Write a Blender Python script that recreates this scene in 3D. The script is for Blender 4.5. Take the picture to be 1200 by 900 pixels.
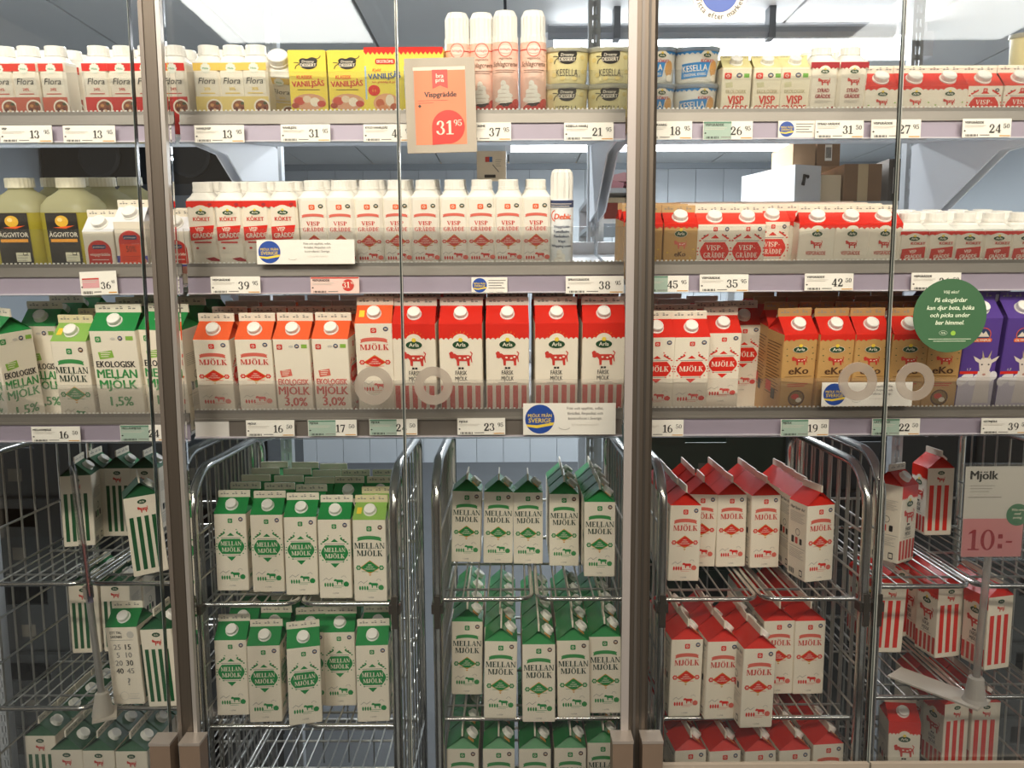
import bpy, bmesh, math, random
from mathutils import Matrix, Vector, Euler

random.seed(7)
scene = bpy.context.scene
for o in list(bpy.data.objects):
    bpy.data.objects.remove(o, do_unlink=True)
COL = scene.collection
R = math.radians

# ------------------------------------------------------------------ camera
F_PX, PITCH, ROLL = 920.0, 6.5, -0.28
CAM_Y, CAM_Z = -1.40, 1.50
cam_data = bpy.data.cameras.new('camera')
cam_data.sensor_width = 36.0
cam_data.lens = F_PX / 1200.0 * 36.0
cam_data.clip_start = 0.02
cam = bpy.data.objects.new('camera', cam_data)
COL.objects.link(cam)
CROT = Matrix.Rotation(R(90 - PITCH), 3, 'X') @ Matrix.Rotation(R(ROLL), 3, 'Z')
cam.rotation_euler = CROT.to_euler()
cam.location = (0, CAM_Y, CAM_Z)
scene.camera = cam


def pt(px, py, Y):
    """photo pixel (1200x900) -> the point of that line of sight lying at depth Y"""
    d = CROT @ Vector(((px - 600) / F_PX, (450 - py) / F_PX, -1.0))
    t = (Y - CAM_Y) / d.y
    return Vector((d.x * t, Y, CAM_Z + d.z * t))


# ------------------------------------------------------------------ view, world
vs = scene.view_settings
vs.view_transform = 'Standard'
vs.look = 'None'
vs.exposure = 0.05
vs.gamma = 1.0
vs.use_curve_mapping = False
scene.cycles.transparent_max_bounces = 24
scene.cycles.max_bounces = 8
world = bpy.data.worlds.new('store_ambience')
scene.world = world
world.use_nodes = True
world.node_tree.nodes['Background'].inputs[0].default_value = (1.0, 0.82, 0.61, 1)
world.node_tree.nodes['Background'].inputs[1].default_value = 0.37


def area_light(name, loc, rot, sx, sy, watts, color):
    l = bpy.data.lights.new(name, 'AREA')
    l.shape = 'RECTANGLE'
    l.size, l.size_y = sx, sy
    l.energy = watts
    l.color = color
    o = bpy.data.objects.new(name, l)
    COL.objects.link(o)
    o.location = loc
    o.rotation_euler = rot
    return o


WARM, COOL = (1.0, 0.89, 0.75), (0.92, 0.96, 1.0)
# lamps added over the aisle, out of view, to brighten the product fronts
area_light('added_aisle_lamp', (0.2, -1.9, 3.12), (R(38), 0, 0), 3.6, 0.16, 84, WARM)
area_light('added_aisle_lamp', (0.2, -2.75, 3.12), (R(45), 0, 0), 3.6, 0.16, 110, WARM)
# two large ceiling light panels further back in the shop; the doors mirror them
area_light('ceiling_panel_lamp', (-1.405, -3.29, 3.185), (0, 0, 0), 0.97, 1.60, 72, (1.0, 1.0, 0.95))
area_light('ceiling_panel_lamp', (2.77, -3.29, 3.185), (0, 0, 0), 1.03, 1.60, 44, (1.0, 1.0, 0.95))
# cold-room tubes hang under its ceiling
area_light('tube_lamp', (0.95, 2.07, 2.45), (0, 0, 0), 1.5, 0.08, 52, COOL)
area_light('tube_lamp', (-1.1, 0.98, 2.45), (0, 0, 0), 1.1, 0.08, 34, COOL)  # added tube, out of view, brightens the ceiling on this side
area_light('tube_lamp', (0.98, 4.21, 2.45), (0, 0, 0), 1.9, 0.08, 65, COOL)


# ------------------------------------------------------------------ helpers
def lin(c):
    c = c.lstrip('#')
    out = []
    for i in (0, 2, 4):
        v = int(c[i:i + 2], 16) / 255.0
        out.append(v / 12.92 if v <= 0.04045 else ((v + 0.055) / 1.055) ** 2.4)
    return tuple(out) + (1.0,)


_mats = {}


def C(hexs, rough=0.45, metal=0.0, noise=0.0, nscale=40.0, bump=0.0, bscale=200.0, trans=0.0, emit=0.0, sss=0.0, stretch=None, key=None):
    k = key or (hexs, rough, metal, noise, nscale, bump, bscale, trans, emit, stretch)
    if k in _mats:
        return _mats[k]
    m = bpy.data.materials.new('mat_' + hexs.strip('#'))
    m.use_nodes = True
    nt = m.node_tree
    b = nt.nodes['Principled BSDF']
    b.inputs['Base Color'].default_value = lin(hexs)
    b.inputs['Roughness'].default_value = rough
    b.inputs['Metallic'].default_value = metal
    if emit:
        b.inputs['Emission Color'].default_value = lin(hexs)
        b.inputs['Emission Strength'].default_value = emit
    if trans:
        b.inputs['Transmission Weight'].default_value = trans
    if noise or bump:
        tc = nt.nodes.new('ShaderNodeTexCoord')
        mp = nt.nodes.new('ShaderNodeMapping')
        if stretch:
            mp.inputs['Scale'].default_value = stretch
        nt.links.new(tc.outputs['Object'], mp.inputs['Vector'])
    if noise:
        n = nt.nodes.new('ShaderNodeTexNoise')
        n.inputs['Scale'].default_value = nscale
        n.inputs['Detail'].default_value = 4
        nt.links.new(mp.outputs[0], n.inputs['Vector'])
        mx = nt.nodes.new('ShaderNodeMix')
        mx.data_type = 'RGBA'
        c = lin(hexs)
        mx.inputs['A'].default_value = tuple(max(0, v * (1 - noise)) for v in c[:3]) + (1,)
        mx.inputs['B'].default_value = tuple(min(1, v * (1 + noise)) for v in c[:3]) + (1,)
        nt.links.new(n.outputs['Fac'], mx.inputs['Factor'])
        nt.links.new(mx.outputs['Result'], b.inputs['Base Color'])
    if bump:
        n2 = nt.nodes.new('ShaderNodeTexNoise')
        n2.inputs['Scale'].default_value = bscale
        nt.links.new(mp.outputs[0], n2.inputs['Vector'])
        bp = nt.nodes.new('ShaderNodeBump')
        bp.inputs['Strength'].default_value = bump
        bp.inputs['Distance'].default_value = 0.002
        nt.links.new(n2.outputs['Fac'], bp.inputs['Height'])
        nt.links.new(bp.outputs[0], b.inputs['Normal'])
    _mats[k] = m
    return m


def clear_mat(name, tint, milk=0.0, milkcol='#ffffff', rough=0.02, ior=1.45, refl=1.0):
    """see-through sheet: transparent + Fresnel gloss, with an optional milky share"""
    if name in _mats:
        return _mats[name]
    m = bpy.data.materials.new(name)
    m.use_nodes = True
    nt = m.node_tree
    for n in list(nt.nodes):
        if n.type != 'OUTPUT_MATERIAL':
            nt.nodes.remove(n)
    out = [n for n in nt.nodes if n.type == 'OUTPUT_MATERIAL'][0]
    tr = nt.nodes.new('ShaderNodeBsdfTransparent')
    tr.inputs[0].default_value = tuple(tint) + (1,)
    gl = nt.nodes.new('ShaderNodeBsdfGlossy')
    gl.inputs['Roughness'].default_value = rough
    fr = nt.nodes.new('ShaderNodeFresnel')
    fr.inputs['IOR'].default_value = ior
    ml = nt.nodes.new('ShaderNodeMath')
    ml.operation = 'MULTIPLY'
    ml.inputs[1].default_value = refl
    nt.links.new(fr.outputs[0], ml.inputs[0])
    mix = nt.nodes.new('ShaderNodeMixShader')
    nt.links.new(ml.outputs[0], mix.inputs[0])
    nt.links.new(tr.outputs[0], mix.inputs[1])
    nt.links.new(gl.outputs[0], mix.inputs[2])
    last = mix
    if milk:
        df = nt.nodes.new('ShaderNodeBsdfDiffuse')
        df.inputs[0].default_value = lin(milkcol)
        tl = nt.nodes.new('ShaderNodeBsdfTranslucent')
        tl.inputs[0].default_value = lin(milkcol)
        m0 = nt.nodes.new('ShaderNodeMixShader')
        m0.inputs[0].default_value = 0.4
        nt.links.new(df.outputs[0], m0.inputs[1])
        nt.links.new(tl.outputs[0], m0.inputs[2])
        m2 = nt.nodes.new('ShaderNodeMixShader')
        m2.inputs[0].default_value = milk
        nt.links.new(mix.outputs[0], m2.inputs[1])
        nt.links.new(m0.outputs[0], m2.inputs[2])
        last = m2
    nt.links.new(last.outputs[0], out.inputs['Surface'])
    _mats[name] = m
    return m


GLASS = clear_mat('door_glass', (0.97, 0.98, 0.975), refl=1.0)
GLASS_EDGE = C('#1c2422', 0.2)
ACRYL = clear_mat('acrylic', (0.96, 0.97, 0.97), milk=0.02, rough=0.08)
ACRYL_HAZY = clear_mat('hazy_acrylic', (0.97, 0.97, 0.97), milk=0.05, milkcol='#fff8f0', rough=0.08)
ACRYL_MILKY = clear_mat('milky_acrylic', (0.97, 0.97, 0.97), milk=0.09, milkcol='#fff8f0', rough=0.08)
FROSTRING = clear_mat('frosted_film', (0.85, 0.85, 0.83), milk=0.46, milkcol='#b0a599', rough=0.4)
RAILPL = clear_mat('rail_plastic', (0.70, 0.66, 0.74), milk=0.55, milkcol='#b9adbd', rough=0.15)
CHROME = C('#c9c8c4', 0.2, 0.95, noise=0.25, nscale=25, bump=0.05, bscale=60)
STEEL = C('#5c544b', 0.42, 0.8, noise=0.12, nscale=8, stretch=(60, 60, 1))
LIPM = C('#938d86', 0.45, 0.7, noise=0.08, nscale=10, stretch=(1, 60, 60))
ZINC = C('#c3c8cd', 0.4, 0.2, noise=0.1)
WHITEMET = C('#e4e6ea', 0.4, 0.0, noise=0.04, nscale=12)
DARKMET = C('#3a3d42', 0.5, 0.4)
PLAST = C('#f4f0e8', 0.35)
PAPER = C('#f3ede3', 0.6)


class MB:
    def __init__(s):
        s.v, s.f, s.m, s.mats = [], [], [], []

    def mi(s, mat):
        if mat not in s.mats:
            s.mats.append(mat)
        return s.mats.index(mat)

    def face(s, pts, mat):
        b = len(s.v)
        s.v += [tuple(p) for p in pts]
        s.f.append(tuple(range(b, b + len(pts))))
        s.m.append(s.mi(mat))

    def box(s, x0, x1, y0, y1, z0, z1, mat, M=None):
        b = len(s.v)
        vv = [Vector((x, y, z)) for z in (z0, z1) for y in (y0, y1) for x in (x0, x1)]
        s.v += [tuple(M @ p) if M else tuple(p) for p in vv]
        for f in ((0, 2, 3, 1), (4, 5, 7, 6), (0, 1, 5, 4), (2, 6, 7, 3), (0, 4, 6, 2), (1, 3, 7, 5)):
            s.f.append(tuple(b + i for i in f))
            s.m.append(s.mi(mat))

    def rings(s, rings, mat, cap0=True, cap1=True):
        b = len(s.v)
        n = len(rings[0])
        for r in rings:
            s.v += [tuple(p) for p in r]
        k = s.mi(mat)
        for i in range(len(rings) - 1):
            for j in range(n):
                a, c = b + i * n + j, b + i * n + (j + 1) % n
                s.f.append((a, c, c + n, a + n))
                s.m.append(k)
        if cap0:
            s.f.append(tuple(b + j for j in reversed(range(n))))
            s.m.append(k)
        if cap1:
            e = b + (len(rings) - 1) * n
            s.f.append(tuple(e + j for j in range(n)))
            s.m.append(k)

    def lathe(s, prof, mat, n=24, M=None, flute=0.0, cap0=True, cap1=True):
        rs = []
        for (r, z) in prof:
            ring = []
            for j in range(n):
                a = 2 * math.pi * j / n
                rr = r * (1 - flute * (j % 2))
                p = Vector((rr * math.cos(a), rr * math.sin(a), z))
                ring.append(M @ p if M else p)
            rs.append(ring)
        s.rings(rs, mat, cap0, cap1)

    def tube(s, path, r, mat, n=8, closed=False):
        P = [Vector(p) for p in path]
        rs = []
        up = Vector((0.123, 0.456, 0.88)).normalized()
        N = len(P)
        for i in range(N):
            if closed:
                t = (P[(i + 1) % N] - P[i - 1])
            else:
                t = P[min(i + 1, N - 1)] - P[max(i - 1, 0)]
            t.normalize()
            a = t.cross(up)
            if a.length < 1e-4:
                a = t.cross(Vector((1, 0, 0)))
            a.normalize()
            bb = t.cross(a)
            rs.append([P[i] + (a * math.cos(2 * math.pi * j / n) + bb * math.sin(2 * math.pi * j / n)) * r for j in range(n)])
        if closed:
            rs.append(rs[0])
            s.rings(rs, mat, False, False)
        else:
            s.rings(rs, mat)

    def mesh(s, name, smooth=None):
        me = bpy.data.meshes.new(name)
        me.from_pydata(s.v, [], s.f)
        for m in s.mats:
            me.materials.append(m)
        for p, k in zip(me.polygons, s.m):
            p.material_index = k
        me.update()
        if smooth:
            me.shade_smooth()
            bm = bmesh.new()
            bm.from_mesh(me)
            bmesh.ops.remove_doubles(bm, verts=bm.verts, dist=1e-6)
            for e in bm.edges:
                if len(e.link_faces) == 2 and e.calc_face_angle(0) > smooth:
                    e.smooth = False
            bm.to_mesh(me)
            bm.free()
        return me

    def obj(s, name, parent=None, smooth=None, loc=None):
        return link(name, s.mesh(name, smooth), parent, loc)


def link(name, data, parent=None, loc=None, rot=None):
    o = bpy.data.objects.new(name, data)
    COL.objects.link(o)
    if parent:
        o.parent = parent
    if loc:
        o.location = loc
    if rot:
        o.rotation_euler = rot
    return o


_used = {}


def tag(o, label, cat, group=None, kind=None):
    o['label'] = label
    if cat:
        o['category'] = cat
    if group:
        o['group'] = group
    if kind:
        o['kind'] = kind
    return o


def thing(name, label, cat, loc=(0, 0, 0), rot=(0, 0, 0), group=None, kind=None):
    o = link(name, None, None, loc, rot)
    o.empty_display_size = 0.05
    return tag(o, label, cat, group, kind)


ORD = ['leftmost', 'second', 'third', 'fourth', 'fifth', 'sixth', 'seventh', 'eighth', 'ninth', 'tenth', 'eleventh', 'twelfth']


# ------------------------------------------------------------------ lettering
def arcpoly(cx, cy, rx, ry, a0, a1, tx, ty, n=10):
    o, i = [], []
    for k in range(n + 1):
        a = R(a0 + (a1 - a0) * k / n)
        o.append((cx + rx * math.cos(a), cy + ry * math.sin(a)))
        i.append((cx + (rx - tx) * math.cos(a), cy + (ry - ty) * math.sin(a)))
    return [[o[k], o[k + 1], i[k + 1], i[k]] for k in range(n)]


def rc(x0, y0, x1, y1):
    return [(x0, y0), (x1, y0), (x1, y1), (x0, y1)]


def serif_glyphs():
    T, t, h, e = .23, .09, .07, .07
    G = {}

    def stem(x, w=T, y0=0, y1=1, s0=True, s1=True):
        p = [rc(x, y0, x + w, y1)]
        if s0:
            p.append(rc(x - e, y0, x + w + e, y0 + h))
        if s1:
            p.append(rc(x - e, y1 - h, x + w + e, y1))
        return p

    G['I'] = (.4, stem(.1))
    G['L'] = (.72, stem(.1) + [rc(.2, 0, .68, h), rc(.61, 0, .68, .3)])
    G['E'] = (.76, stem(.1) + [rc(.2, 0, .7, h), rc(.63, 0, .7, .27), rc(.2, 1 - h, .68, 1), rc(.61, .75, .68, 1), rc(.2, .48, .52, .54), rc(.46, .38, .52, .64)])
    G['F'] = (.7, stem(.1) + [rc(.2, 1 - h, .68, 1), rc(.61, .75, .68, 1), rc(.2, .48, .52, .54), rc(.46, .38, .52, .64)])
    G['M'] = (1.12, stem(.1, t) + stem(.83) + [[(.1, 1), (.3, 1), (.64, .12), (.52, .0)], [(.52, 0), (.62, .1), (.9, 1), (.83, 1)]])
    G['N'] = (.9, stem(.1, t, s1=False) + stem(.74, t, s0=False) + [[(.02, 1), (.24, 1), (.82, 0), (.66, 0)], rc(.02, .94, .2, 1)])
    G['A'] = (.86, [[(.08, 0), (.16, 0), (.44, .9), (.4, 1)], [(.36, 1), (.5, 1), (.82, 0), (.6, 0)], rc(.22, .28, .6, .35), rc(0, 0, .26, h), rc(.5, 0, .88, h)])
    G['V'] = (.86, [[(.04, 1), (.26, 1), (.5, 0), (.36, 0)], [(.4, 0), (.5, 0), (.8, 1), (.7, 1)], rc(-.02, .94, .36, 1), rc(.58, .94, .9, 1)])
    G['J'] = (.56, stem(.22, y0=.2, s0=False) + arcpoly(.2, .2, .21, .2, 180, 360, .19, .07, 8) + [rc(-.01, .18, .1, .3)])
    G['K'] = (.86, stem(.1) + [[(.26, .4), (.34, .52), (.76, 1), (.64, 1)], [(.36, .5), (.5, .62), (.86, 0), (.62, 0)], rc(.54, .94, .84, 1), rc(.54, 0, .9, h)])
    G['O'] = (.9, arcpoly(.44, .5, .42, .52, 0, 360, .2, .07, 20))
    G['D'] = (.88, stem(.1) + arcpoly(.36, .5, .46, .5, -90, 90, .2, h, 12) + [rc(.2, 0, .37, h), rc(.2, .94, .37, 1)])
    G['P'] = (.78, stem(.1) + arcpoly(.38, .72, .34, .28, -90, 90, .18, h, 10) + [rc(.2, .44, .39, .5), rc(.2, .94, .39, 1)])
    G['R'] = (.86, G['P'][1] + [[(.36, .46), (.54, .46), (.86, 0), (.64, 0)], rc(.6, 0, .9, h)])
    G['G'] = (.9, arcpoly(.44, .5, .42, .52, 40, 325, .2, .07, 18) + [rc(.6, .02, .8, .42), rc(.5, .38, .88, .44)])
    G['S'] = (.68, arcpoly(.33, .74, .29, .28, 20, 260, .15, .08, 10) + arcpoly(.33, .27, .31, .29, -160, 90, .16, .08, 12) + [[(.05, .68), (.2, .7), (.6, .34), (.46, .3)], rc(.54, .72, .6, .98), rc(.03, .02, .09, .3)])
    dots = [rc(.2, 1.08, .36, 1.22), rc(.5, 1.08, .66, 1.22)]
    G['Ö'] = (.9, G['O'][1] + dots)
    G['Ä'] = (.86, G['A'][1] + dots)
    G['Å'] = (.86, G['A'][1] + arcpoly(.43, 1.16, .13, .13, 0, 360, .06, .06, 10))
    G[' '] = (.35, [])
    G['-'] = (.4, [rc(.05, .35, .35, .45)])
    G[':'] = (.34, [rc(.06, .08, .28, .3), rc(.06, .56, .28, .78)])
    G['0'] = (.74, arcpoly(.36, .5, .34, .51, 0, 360, .17, .07, 20))
    G['1'] = (.52, stem(.18, .18, s1=False) + [[(.02, .78), (.02, .85), (.22, 1), (.34, 1), (.2, .84)], rc(.0, 0, .54, h)])
    G['2'] = (.68, arcpoly(.32, .71, .3, .3, -25, 200, .17, .07, 12) + [[(.56, .56), (.42, .66), (.03, .08), (.12, .0)], rc(.03, 0, .64, .16), rc(.58, 0, .64, .28)])
    G['3'] = (.68, arcpoly(.3, .75, .27, .26, -80, 190, .16, .07, 12) + arcpoly(.3, .27, .32, .28, -180, 85, .17, .07, 12))
    G['4'] = (.72, stem(.38, .18, s1=False) + [[(.02, .26), (.12, .26), (.5, 1), (.4, 1)], rc(.02, .22, .7, .3)])
    G['5'] = (.68, arcpoly(.3, .32, .34, .33, -180, 120, .17, .07, 14) + [rc(.06, .5, .13, 1), rc(.06, .88, .58, 1)])
    G['6'] = (.7, arcpoly(.35, .3, .32, .31, 0, 360, .16, .07, 18) + arcpoly(.5, .42, .47, .58, 95, 180, .17, .07, 8))
    G['9'] = (.7, [[(.7 - x, 1 - y) for x, y in q] for q in G['6'][1]])
    G['7'] = (.66, [rc(.03, .86, .64, 1), rc(.03, .72, .09, 1), [(.64, 1), (.5, .88), (.16, 0), (.36, 0)]])
    G['8'] = (.7, arcpoly(.35, .75, .28, .26, 0, 360, .15, .07, 16) + arcpoly(.35, .28, .33, .29, 0, 360, .17, .07, 16))
    G['%'] = (.9, arcpoly(.2, .75, .18, .23, 0, 360, .09, .05, 12) + arcpoly(.7, .25, .18, .23, 0, 360, .09, .05, 12) + [[(.15, 0), (.25, 0), (.75, 1), (.65, 1)]])
    G['.'] = (.26, [rc(.04, 0, .2, .16)])
    G[','] = (.26, [rc(.04, 0, .2, .16), [(.1, 0), (.2, 0), (.1, -.18), (.05, -.18)]])
    return G


SERIF = serif_glyphs()
_tcache = {}


def text_polys(s, style):
    """unit lettering (cap height 1): list of polygons, width"""
    k = (s, style)
    if k in _tcache:
        return _tcache[k]
    if style == 'serif':
        x, out = 0.0, []
        for ch in s:
            w, ps = SERIF.get(ch) or SERIF[' ']
            out += [[(x + a, b) for a, b in p] for p in ps]
            x += w + .05
        w = x - .05
    else:
        cu = bpy.data.curves.new('lettering', 'FONT')
        cu.body = s
        cu.resolution_u = 2
        if 'i' in style:
            cu.shear = 0.25
        ob = bpy.data.objects.new('lettering', cu)
        me = bpy.data.meshes.new_from_object(ob)
        cap = 0.70
        xs = [v.co.x for v in me.vertices] or [0, 1]
        x0, x1 = min(xs), max(xs)
        out = [[((me.vertices[i].co.x - x0) / cap, me.vertices[i].co.y / cap) for i in p.vertices] for p in me.polygons]
        w = (x1 - x0) / cap
        if 'b' in style or 'B' in style:
            k2 = .022 if 'b' in style else .05
            out = [[(a + dx, b + dy) for a, b in p] for dx, dy in (((-k2, 0), (k2, 0)) if 'b' in style else ((-k2, -.012), (0, .012), (k2, -.012))) for p in out]
        bpy.data.objects.remove(ob)
        bpy.data.curves.remove(cu)
        bpy.data.meshes.remove(me)
        if 'c' in style:
            out = [[(a * .62, b) for a, b in p] for p in out]
            w *= .62
    _tcache[k] = (out, w)
    return out, w


class Print:
    """flat print on a face; millimetres, x from the face's middle, y up from its foot"""
    E = 0.00018
    K = None   # (height, factor): draws the layout closer to the top edge of its face

    def __init__(s):
        s.b = MB()
        s.n = 0
        s.K = Print.K

    def poly(s, pts, mat, layer=1):
        s.n = (s.n + 1) % 350
        if s.K:
            pts = [(x, s.K[0] - (s.K[0] - y) * s.K[1] if y < s.K[0] else y) for x, y in pts]
        s.b.face([(x / 1000, -layer * s.E - s.n * 5e-7, y / 1000) for x, y in pts], mat)

    def rect(s, x0, y0, x1, y1, mat, layer=1):
        s.poly(rc(x0, y0, x1, y1), mat, layer)

    def ell(s, cx, cy, rx, ry, mat, layer=1, n=20):
        s.poly([(cx + rx * math.cos(2 * math.pi * k / n), cy + ry * math.sin(2 * math.pi * k / n)) for k in range(n)], mat, layer)

    def ring(s, cx, cy, r, t, mat, layer=1, n=20):
        for q in arcpoly(cx, cy, r, r, 0, 360, t, t, n):
            s.poly(q, mat, layer)

    def rrect(s, cx, cy, w, h, r, mat, layer=1):
        p = []
        for (sx, sy, a0) in ((1, -1, -90), (1, 1, 0), (-1, 1, 90), (-1, -1, 180)):
            for k in range(4):
                a = R(a0 + 30 * k)
                p.append((cx + sx * (w / 2 - r) + r * math.cos(a), cy + sy * (h / 2 - r) + r * math.sin(a)))
        s.poly(p, mat, layer)

    def text(s, txt, cx, cy, h, mat, style='', layer=3, w=None, align='c', rot=0):
        ps, tw = text_polys(txt, style)
        kx = h
        if w and tw * h > w:
            kx = w / tw
        x0 = cx - tw * kx / 2 if align == 'c' else cx if align == 'l' else cx - tw * kx
        ca, sa = math.cos(R(rot)), math.sin(R(rot))
        for p in ps:
            q = [(x0 + a * kx, cy + b * h) for a, b in p]
            if rot:
                q = [(cx + (a - cx) * ca - (b - cy) * sa, cy + (a - cx) * sa + (b - cy) * ca) for a, b in q]
            s.poly(q, mat, layer)

    def lines(s, x0, x1, y, n, dy, mat, th=.7, layer=2):
        """rows of small print too fine to read"""
        for k in range(n):
            s.rect(x0, y - k * dy, x1 - (0.12 * (k * 37 % 5)) * (x1 - x0) * .5, y - k * dy + th, mat, layer)

    def shape(s, pts, cx, cy, k, mat, layer=3, kx=None):
        kx = kx or k
        s.poly([(cx + x * kx, cy + y * k) for x, y in pts], mat, layer)

    def mesh(s, name, wrap=None):
        me = s.b.mesh(name)
        if wrap:
            r0, taper = wrap
            bm = bmesh.new()
            bm.from_mesh(me)
            xs = [v.co.x for v in bm.verts]
            x = min(xs) + 0.004
            while x < max(xs):
                bmesh.ops.bisect_plane(bm, geom=bm.verts[:] + bm.edges[:] + bm.faces[:], plane_co=(x, 0, 0), plane_no=(1, 0, 0), dist=1e-7)
                x += 0.004
            for v in bm.verts:
                r = r0 + taper * v.co.z - v.co.y + 0.0003
                a = v.co.x / r0
                v.co = (r * math.sin(a), -r * math.cos(a), v.co.z)
            bm.to_mesh(me)
            bm.free()
        return me


COW = [(0, 8.2), (.6, 10.5), (2.2, 12.4), (5, 12.2), (7, 10.8), (18, 10.8), (20.4, 9), (21, 3.5), (20.2, 3.5), (19.3, 7.5), (18.5, 5), (18.7, 0), (16.6, 0), (16, 4.8), (9, 4.8), (8.9, 0), (6.8, 0), (6.3, 5.6), (4.5, 8), (2.2, 7.2)]
BUSH = [(0, 2), (2, 0), (6, 0), (8, 3), (7.4, 6), (4.5, 8), (1.5, 7), (-.3, 4.5)]

# ------------------------------------------------------------------ print motifs
WHITE = C('#f0e5d2', 0.42)
CREAM = C('#efe3c8', 0.42)
GREEN, GREEN2, LGREEN, DGREEN = C('#1d8a44', 0.35), C('#3f9350', 0.4), C('#8db94a', 0.4), C('#1c3a2a', 0.4)
RED, RED2, SALMON, ORANGE = C('#dd2a1d', 0.35), C('#cf3b30', 0.4), C('#de6a5a', 0.4), C('#ee6330', 0.35)
GOLD, YEL, BLACK, NAVY = C('#d79a3a', 0.4), C('#f3cf3f', 0.4), C('#23201e', 0.5), C('#2f3e66', 0.4)
BLUE, SVBLUE, SVYEL = C('#2f6fb5', 0.4), C('#1f4aa0', 0.4), C('#f2d24a', 0.4)
KRAFT, BROWN, PURPLE = C('#c79b5e', 0.5, noise=.06, nscale=120), C('#5b3a22', 0.5), C('#5a3f92', 0.35)
GREY, LGREY = C('#8f8a84', 0.5), C('#cfc8bd', 0.5)
ARLAG = C('#1f4a2b', 0.4)
PINK = C('#ecc0ac', 0.4)
MAROON = C('#a8232c', 0.4)


def logo_g(p, x, y, s, mat):
    p.rrect(x, y, s, s, s * .18, mat, 2)
    for q in arcpoly(x, y, s * .28, s * .28, 40, 330, s * .09, s * .09, 10):
        p.poly(q, WHITE, 3)
    p.rect(x, y - s * .05, x + s * .28, y + s * .05, WHITE, 3)


def badge(p, x, y, r, mat=NAVY):
    p.ell(x, y, r, r, mat, 2, 14)
    p.ell(x, y + r * .1, r * .6, r * .35, LGREY, 3, 10)
    p.rect(x - r * .5, y - r * .45, x + r * .5, y - r * .25, GOLD, 3)


def ribbon(p, x, y, w, h, mat):
    n = 8
    top, bot = [], []
    for k in range(n + 1):
        u = -1 + 2 * k / n
        yy = y + h * .35 * (1 - u * u)
        top.append((x + u * w * .44, yy + h * .5))
        bot.append((x + u * w * .44, yy - h * .5))
    p.poly(bot + top[::-1], mat, 2)
    for s_ in (-1, 1):
        p.poly([(x + s_ * w * .44, y - h * .6), (x + s_ * w * .5, y - h * .6), (x + s_ * w * .47, y - h * .1), (x + s_ * w * .5, y + h * .35), (x + s_ * w * .44, y + h * .3)], mat, 2)


def farm(p, y, k, mat, mat2, x0=-24):
    X = lambda a: x0 + a * k
    Y = lambda b: y + b * k
    p.poly([(X(a), Y(b)) for a, b in ((0, 13), (6, 18), (11, 14), (18, 19), (18, 18), (11, 13), (6, 17), (0, 12))], GREY, 1)
    for i in range(4):
        p.ell(X(4 + i * 4.6), Y(4.5), 1.7 * k, 4.2 * k, mat, 2, 8)
    p.shape(COW, X(20), Y(5), .86 * k, mat, 3)
    p.shape(BUSH, X(38), Y(1), 1.25 * k, mat2, 2)
    p.rect(X(16), Y(1.5), X(38), Y(2.3), mat2, 1)
    p.rect(X(18), Y(-1.5), X(34), Y(-.9), mat2, 1)
    for a in range(5):
        an = R(20 + 35 * a)
        p.rect(X(38 + 4 * math.cos(an)), Y(17 + 4 * math.sin(an)), X(39.2 + 4 * math.cos(an)), Y(18.2 + 4 * math.sin(an)), GREY, 1)


def rosette(p, x, y, r, mat):
    for k in range(6):
        a = R(60 * k)
        p.ell(x + r * .62 * math.cos(a), y + r * .62 * math.sin(a), r * .42, r * .42, mat, 1, 8)
    p.ell(x, y, r * .45, r * .45, WHITE, 2, 10)
    p.ell(x, y, r * .22, r * .22, mat, 3, 8)


def diamond(p, x, y, w, h, mat, rim):
    p.poly([(x - w * .56, y - 1), (x, y - h * .60), (x + w * .56, y - 1), (x, y + h * .64)], rim, 1)
    p.poly([(x - w * .5, y - 1), (x - w * .1, y - h * .44), (x + w * .1, y - h * .44), (x + w * .5, y - 1), (x + w * .06, y + h * .52), (x - w * .06, y + h * .52)], mat, 2)
    rosette(p, x - w * .62, y - 1, w * .14, mat)
    rosette(p, x + w * .62, y - 1, w * .14, mat)
    for i, s_ in enumerate(('MED', 'LÄNGRE', 'HÅLLBARHET')):
        p.text(s_, x, y + h * .16 - i * 4.4, 2.7, WHITE, 'b', 3)
    p.poly([(x - 3, y - h * .66), (x, y - h * .80), (x + 3, y - h * .66)], rim, 1)
    p.rect(x - w * .44, y - h * .42, x + w * .44, y - h * .38, mat, 1)


def wav(p, w, y, ytop, n, amp, mat, bump=None, layer=1):
    """a colour field from ytop down to a scalloped edge at y, with a higher scallop in the middle"""
    pts = [(w / 2, ytop), (-w / 2, ytop)]
    step = w / n
    for i in range(n):
        x0 = -w / 2 + i * step
        for k in range(7):
            u = k / 6
            pts.append((x0 + u * step, y + amp * math.sin(math.pi * u)))
    p.poly(pts, mat, layer)
    if bump:
        p.ell(0, y - bump * .1, bump, bump, WHITE if bump > 0 else mat, layer + 1, 20)


def arla(p, x, y, rx, ry=None):
    ry = ry or rx * .52
    p.ell(x, y, rx * 1.06, ry * 1.1, WHITE, 4)
    p.ell(x, y, rx, ry, ARLAG, 5)
    p.text('Arla', x, y - ry * .42, ry * .95, WHITE, 'b', 6, w=rx * 1.35)
    for a in range(6):
        p.ell(x + rx * .16 * math.cos(R(60 * a)), y + ry * 1.25 + rx * .16 * math.sin(R(60 * a)), rx * .13, rx * .13, YEL, 6, 7)


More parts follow.
